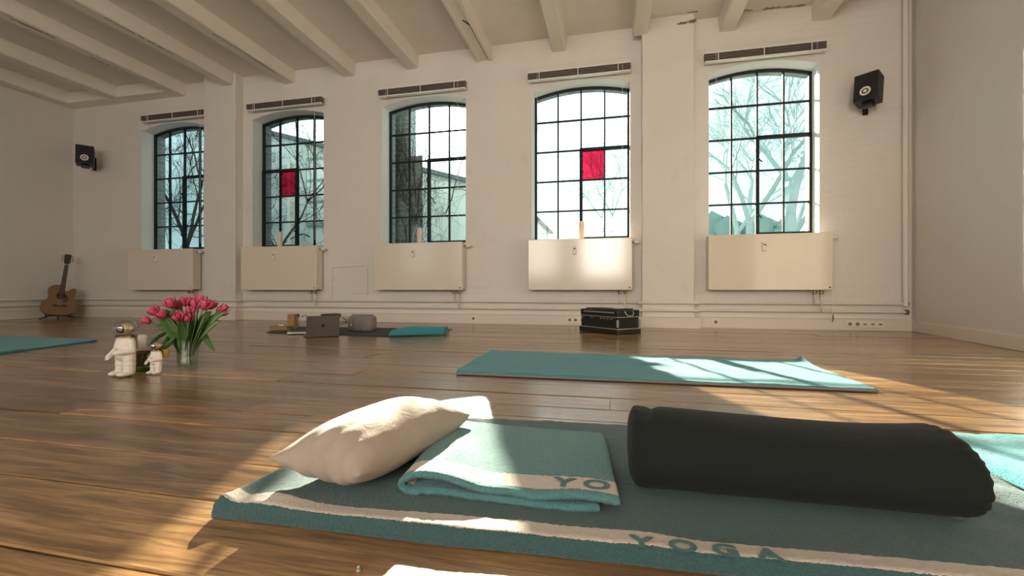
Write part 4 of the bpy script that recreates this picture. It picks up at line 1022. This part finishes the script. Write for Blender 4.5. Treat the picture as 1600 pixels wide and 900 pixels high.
MB().tube([(0, .05, .045), (0, .22, .009)], .009, 8).build('leg', M['black'], st, smooth=True)

# ---------------------------------------------------------------- things by the wall: laptop and company
lc = (atZ(483, 527)+atZ(527, 526.5))/2; dl = (atZ(527, 526.0)-atZ(483, 527.5)); la = math.atan2(dl.y, dl.x)
t = thing('laptop', (lc.x, lc.y, 0.0), 'open grey laptop with its lid towards the room, on the dark mat', 'laptop', rz=la+R(12)); t.location.z = 0.003
w = 0.285
MB().bx(-w/2, w/2, 0.012, 0.215, 0, 0.012).build('base', M['alu'], t, bevel=.004)
MB().bx(-w/2+.02, w/2-.02, 0.05, 0.15, 0.012, 0.0132).build('keyboard', M['black'], t)
b = MB(); lean = R(8); b.box((0, 0.006, 0.100), (w, 0.006, 0.190), rx=lean); lid = b.build('lid', M['alu'], t, bevel=.004, smooth=True)
MB().box((0, 0.0095, 0.100), (w-.012, 0.001, 0.18), rx=lean).build('screen', M['black'], lid)
# fruit-shaped emblem: body with a bite, and a leaf
pts = []
for k in range(40):
    a = 2*math.pi*k/40; r_ = 1.0 - 0.10*math.exp(-((a-math.pi/2)/.28)**2) - 0.06*math.exp(-((a-3*math.pi/2)/.25)**2)
    x, z_ = r_*math.cos(a)*.95, r_*math.sin(a)
    dx, dz = x-1.12, z_-.12
    if dx*dx+dz*dz < .42**2: q = .42/math.sqrt(dx*dx+dz*dz); x, z_ = 1.12+dx*q, .12+dz*q
    pts.append((x*.0145, z_*.0150))
em = MB(); em.prism(pts, (0.0, 0.0008), lambda p, q, tt: Vector((p, -tt, q))); em.prism([(0.001, .0165), (.003, .021), (.008, .0245), (.008, .021), (.005, .0175)], (0, .0008), lambda p, q, tt: Vector((p, -tt, q)))
em = em.build('emblem', M['black'], lid); em.matrix_local = Matrix.Translation((0, 0.006, 0.10)) @ Matrix.Rotation(lean, 4, 'X') @ Matrix.Translation((0, -0.0032, 0.004))
p = atZ(466, 520, 0.012); t = thing('notebook', (p.x, p.y, 0.0085), 'small white notebook with black phone on it, left of the laptop', 'notebook', rz=R(25))
MB().bx(-.085, .085, -.06, .06, 0, .012).build('pages', M['white'], t, bevel=.002); MB().bx(-.088, .088, -.063, .063, .012, .015).build('cover', M['ceramic'], t)
o = MB().box((0, 0, 0), (.15, .075, .009)).build('phone', M['black'], loc=(p.x+.01, p.y, .029), rz=R(30), bevel=.003); tag(o, 'black phone lying on the white notebook left of the laptop', 'phone')
p = atZ(457.5, 514)
t = thing('yoga_block', (p.x, p.y, 0.0), 'upright brown cork block behind and left of the laptop', 'block', rz=R(15)); MB().bx(-.037, .037, -.05, .05, 0, .165).build('block', M['cork'], t, bevel=.005)
p = atZ(434, 516.5); t = thing('wooden_box', (p.x, p.y+.04, 0.0), 'flat brown wooden box left of the upright cork block', 'box', rz=R(8))
MB().bx(-.095, .095, -.05, .05, 0, .035).build('body', M['cork'], t, bevel=.003); MB().bx(-.10, .10, -.055, .055, .036, .048).build('lid', M['cork'], t, bevel=.003)
MB().tube([(-.02, 0, .048), (.03, .0, .052)], .008, 8).build('clasp', M['white'], t, smooth=True)
p = atZ(516, 508); p = Vector((-3.22, 4.95, 0))
p = atY(517, 500, 4.95); t = thing('singing_bowl_case', (p.x, 4.95, 0), 'dark lidded case on a grey stand behind the laptop', 'case', rz=R(10))
MB().bx(-.085, .085, -.07, .07, 0.0, .06).build('stand', M['felt'], t, bevel=.01); MB().lathe([(.07, .06), (.105, .075), (.115, .10), (.112, .104)], n=28).build('bowl', M['alu'], t, smooth=True)
MB().lathe([(.118, .104), (.12, .108), (.12, .126), (.112, .132), (.01, .134)], n=28).build('lid', M['black'], t, smooth=True)
a = atZ(532, 506.5); c = atZ(541, 504.5)
b = MB(); b.tube([a+Vector((0, 0, .006)), c+Vector((0, 0, .008)), atY(541, 500, 5.2), atY(524, 489, 5.3)], .004, 6); tag(b.build('black_cable', M['black'], smooth=True), 'black cable running behind the laptop and the grey felt bag', 'cable')
for dx in (0, 1):
    q = atY(466+dx*11, 492, 5.43); b = MB(); b.tube([q, q+Vector((0, -.03, 0))], [.018, .014], 12); b.tube([q+Vector((0, -.03, 0)), q+Vector((.02, -.05, -.05)), q+Vector((.07+.05*dx, -.08, -.062))], .003, 6)
    tag(b.build('power_plug', M['white'] if dx else M['black'], smooth=True), ('white' if dx else 'black')+' plug in the double socket behind the laptop', 'plug')
p = atZ(561, 519); t = thing('felt_bag', (p.x, p.y+.06, 0.007), 'grey felt toiletry bag standing on the dark mat', 'bag', rz=R(-4))
b = MB(); n1, n2 = 40, 24; Lb, Hb, Db = .30, .165, .13
sq = lambda a, e: math.copysign(abs(a)**e, a)
vs = []; fs = []
for i in range(n2+1):
    a = -math.pi/2+math.pi*i/n2
    for k in range(n1):
        q = 2*math.pi*k/n1; vs.append((Lb/2*sq(math.cos(a), .35)*sq(math.cos(q), .4), Db/2*sq(math.cos(a), .35)*sq(math.sin(q), .5), Hb/2+Hb/2*sq(math.sin(a), .45)+.004*math.sin(q*3)*math.cos(a)))
for i in range(n2):
    for k in range(n1): fs.append((i*n1+k, i*n1+(k+1)%n1, (i+1)*n1+(k+1)%n1, (i+1)*n1+k))
b.add(vs, fs); b.build('bag_body', M['felt'], t, smooth=True, angle=180)
MB().tube([(-.13, 0, Hb+.001), (0, .0, Hb+.003), (.13, 0, Hb+.001)], .004, 6).build('zip', M['dark'], t, smooth=True)
MB().box((-.088, -.0655, .065), (.022, .003, .010)).build('white_label', M['white'], t)
MB().box((-.06, -.0655, .085), (.002, .003, .12)).build('seam', M['dark'], t)

# ---------------------------------------------------------------- harmonium case
F0 = atZ(965, 523.5); G = atZ(914.5, 515.8); K_ = atZ(1001, 521)
ang = math.atan2((K_-F0).y, (K_-F0).x); t = thing('harmonium', (F0.x, F0.y, 0), 'black harmonium with silver trim and end handle under the fourth radiator', 'instrument', rz=ang)
ww, dd_ = 0.30, 0.56
MB().bx(-.008, ww+.008, -.008, dd_+.008, 0, .05).build('plinth', M['box_paint'], t, bevel=.006)
bd = MB().bx(0.008, ww-.008, .008, dd_-.008, .05, .165).build('body', M['box_paint'], t, bevel=.003)
ld = MB().bx(0.003, ww-.003, .003, dd_-.003, .170, .235).build('lid', M['box_paint'], t, bevel=.006)
MB().bx(.04, ww-.04, .05, dd_-.05, .235, .248).build('top_board', M['box_paint'], t, bevel=.004)
for z_, q in ((.0525, .004), (.1675, .001)):
    b = MB(); b.bx(0-q, ww+q, -q, dd_+q, z_-.0035, z_+.0035); b.build('silver_band', M['silver'], t)
MB().bx(-.004, 0.004, .05, .50, .205, .217).build('silver_rail', M['silver'], ld, bevel=.002)
for k, y in enumerate((.07, .12, .17, .22, .36, .50)):
    b = MB(); b.tube([(.008, y, .15), (-.012, y, .15), (-.018, y, .15)], [.004, .004, .008], 8); b.build('stop_knob', M['silver'], bd, smooth=True)
b = MB(); b.tube([(ww/2-.055, .002, .225), (ww/2-.052, -.012, .20), (ww/2-.03, -.016, .182), (ww/2, -.017, .178), (ww/2+.03, -.016, .182), (ww/2+.052, -.012, .20), (ww/2+.055, .002, .225)], .0045, 8); b.build('handle', M['silver'], ld, smooth=True)
for x in (.0, ww): MB().box((x, .0, .085+.02), (.016, .016, .07)).build('corner_guard', M['silver'], bd, bevel=.002)
MB().box((ww/2+.02, .16, .249), (.10, .05, .002)).build('paper_label', M['white'], t)
bpy.context.view_layer.update()
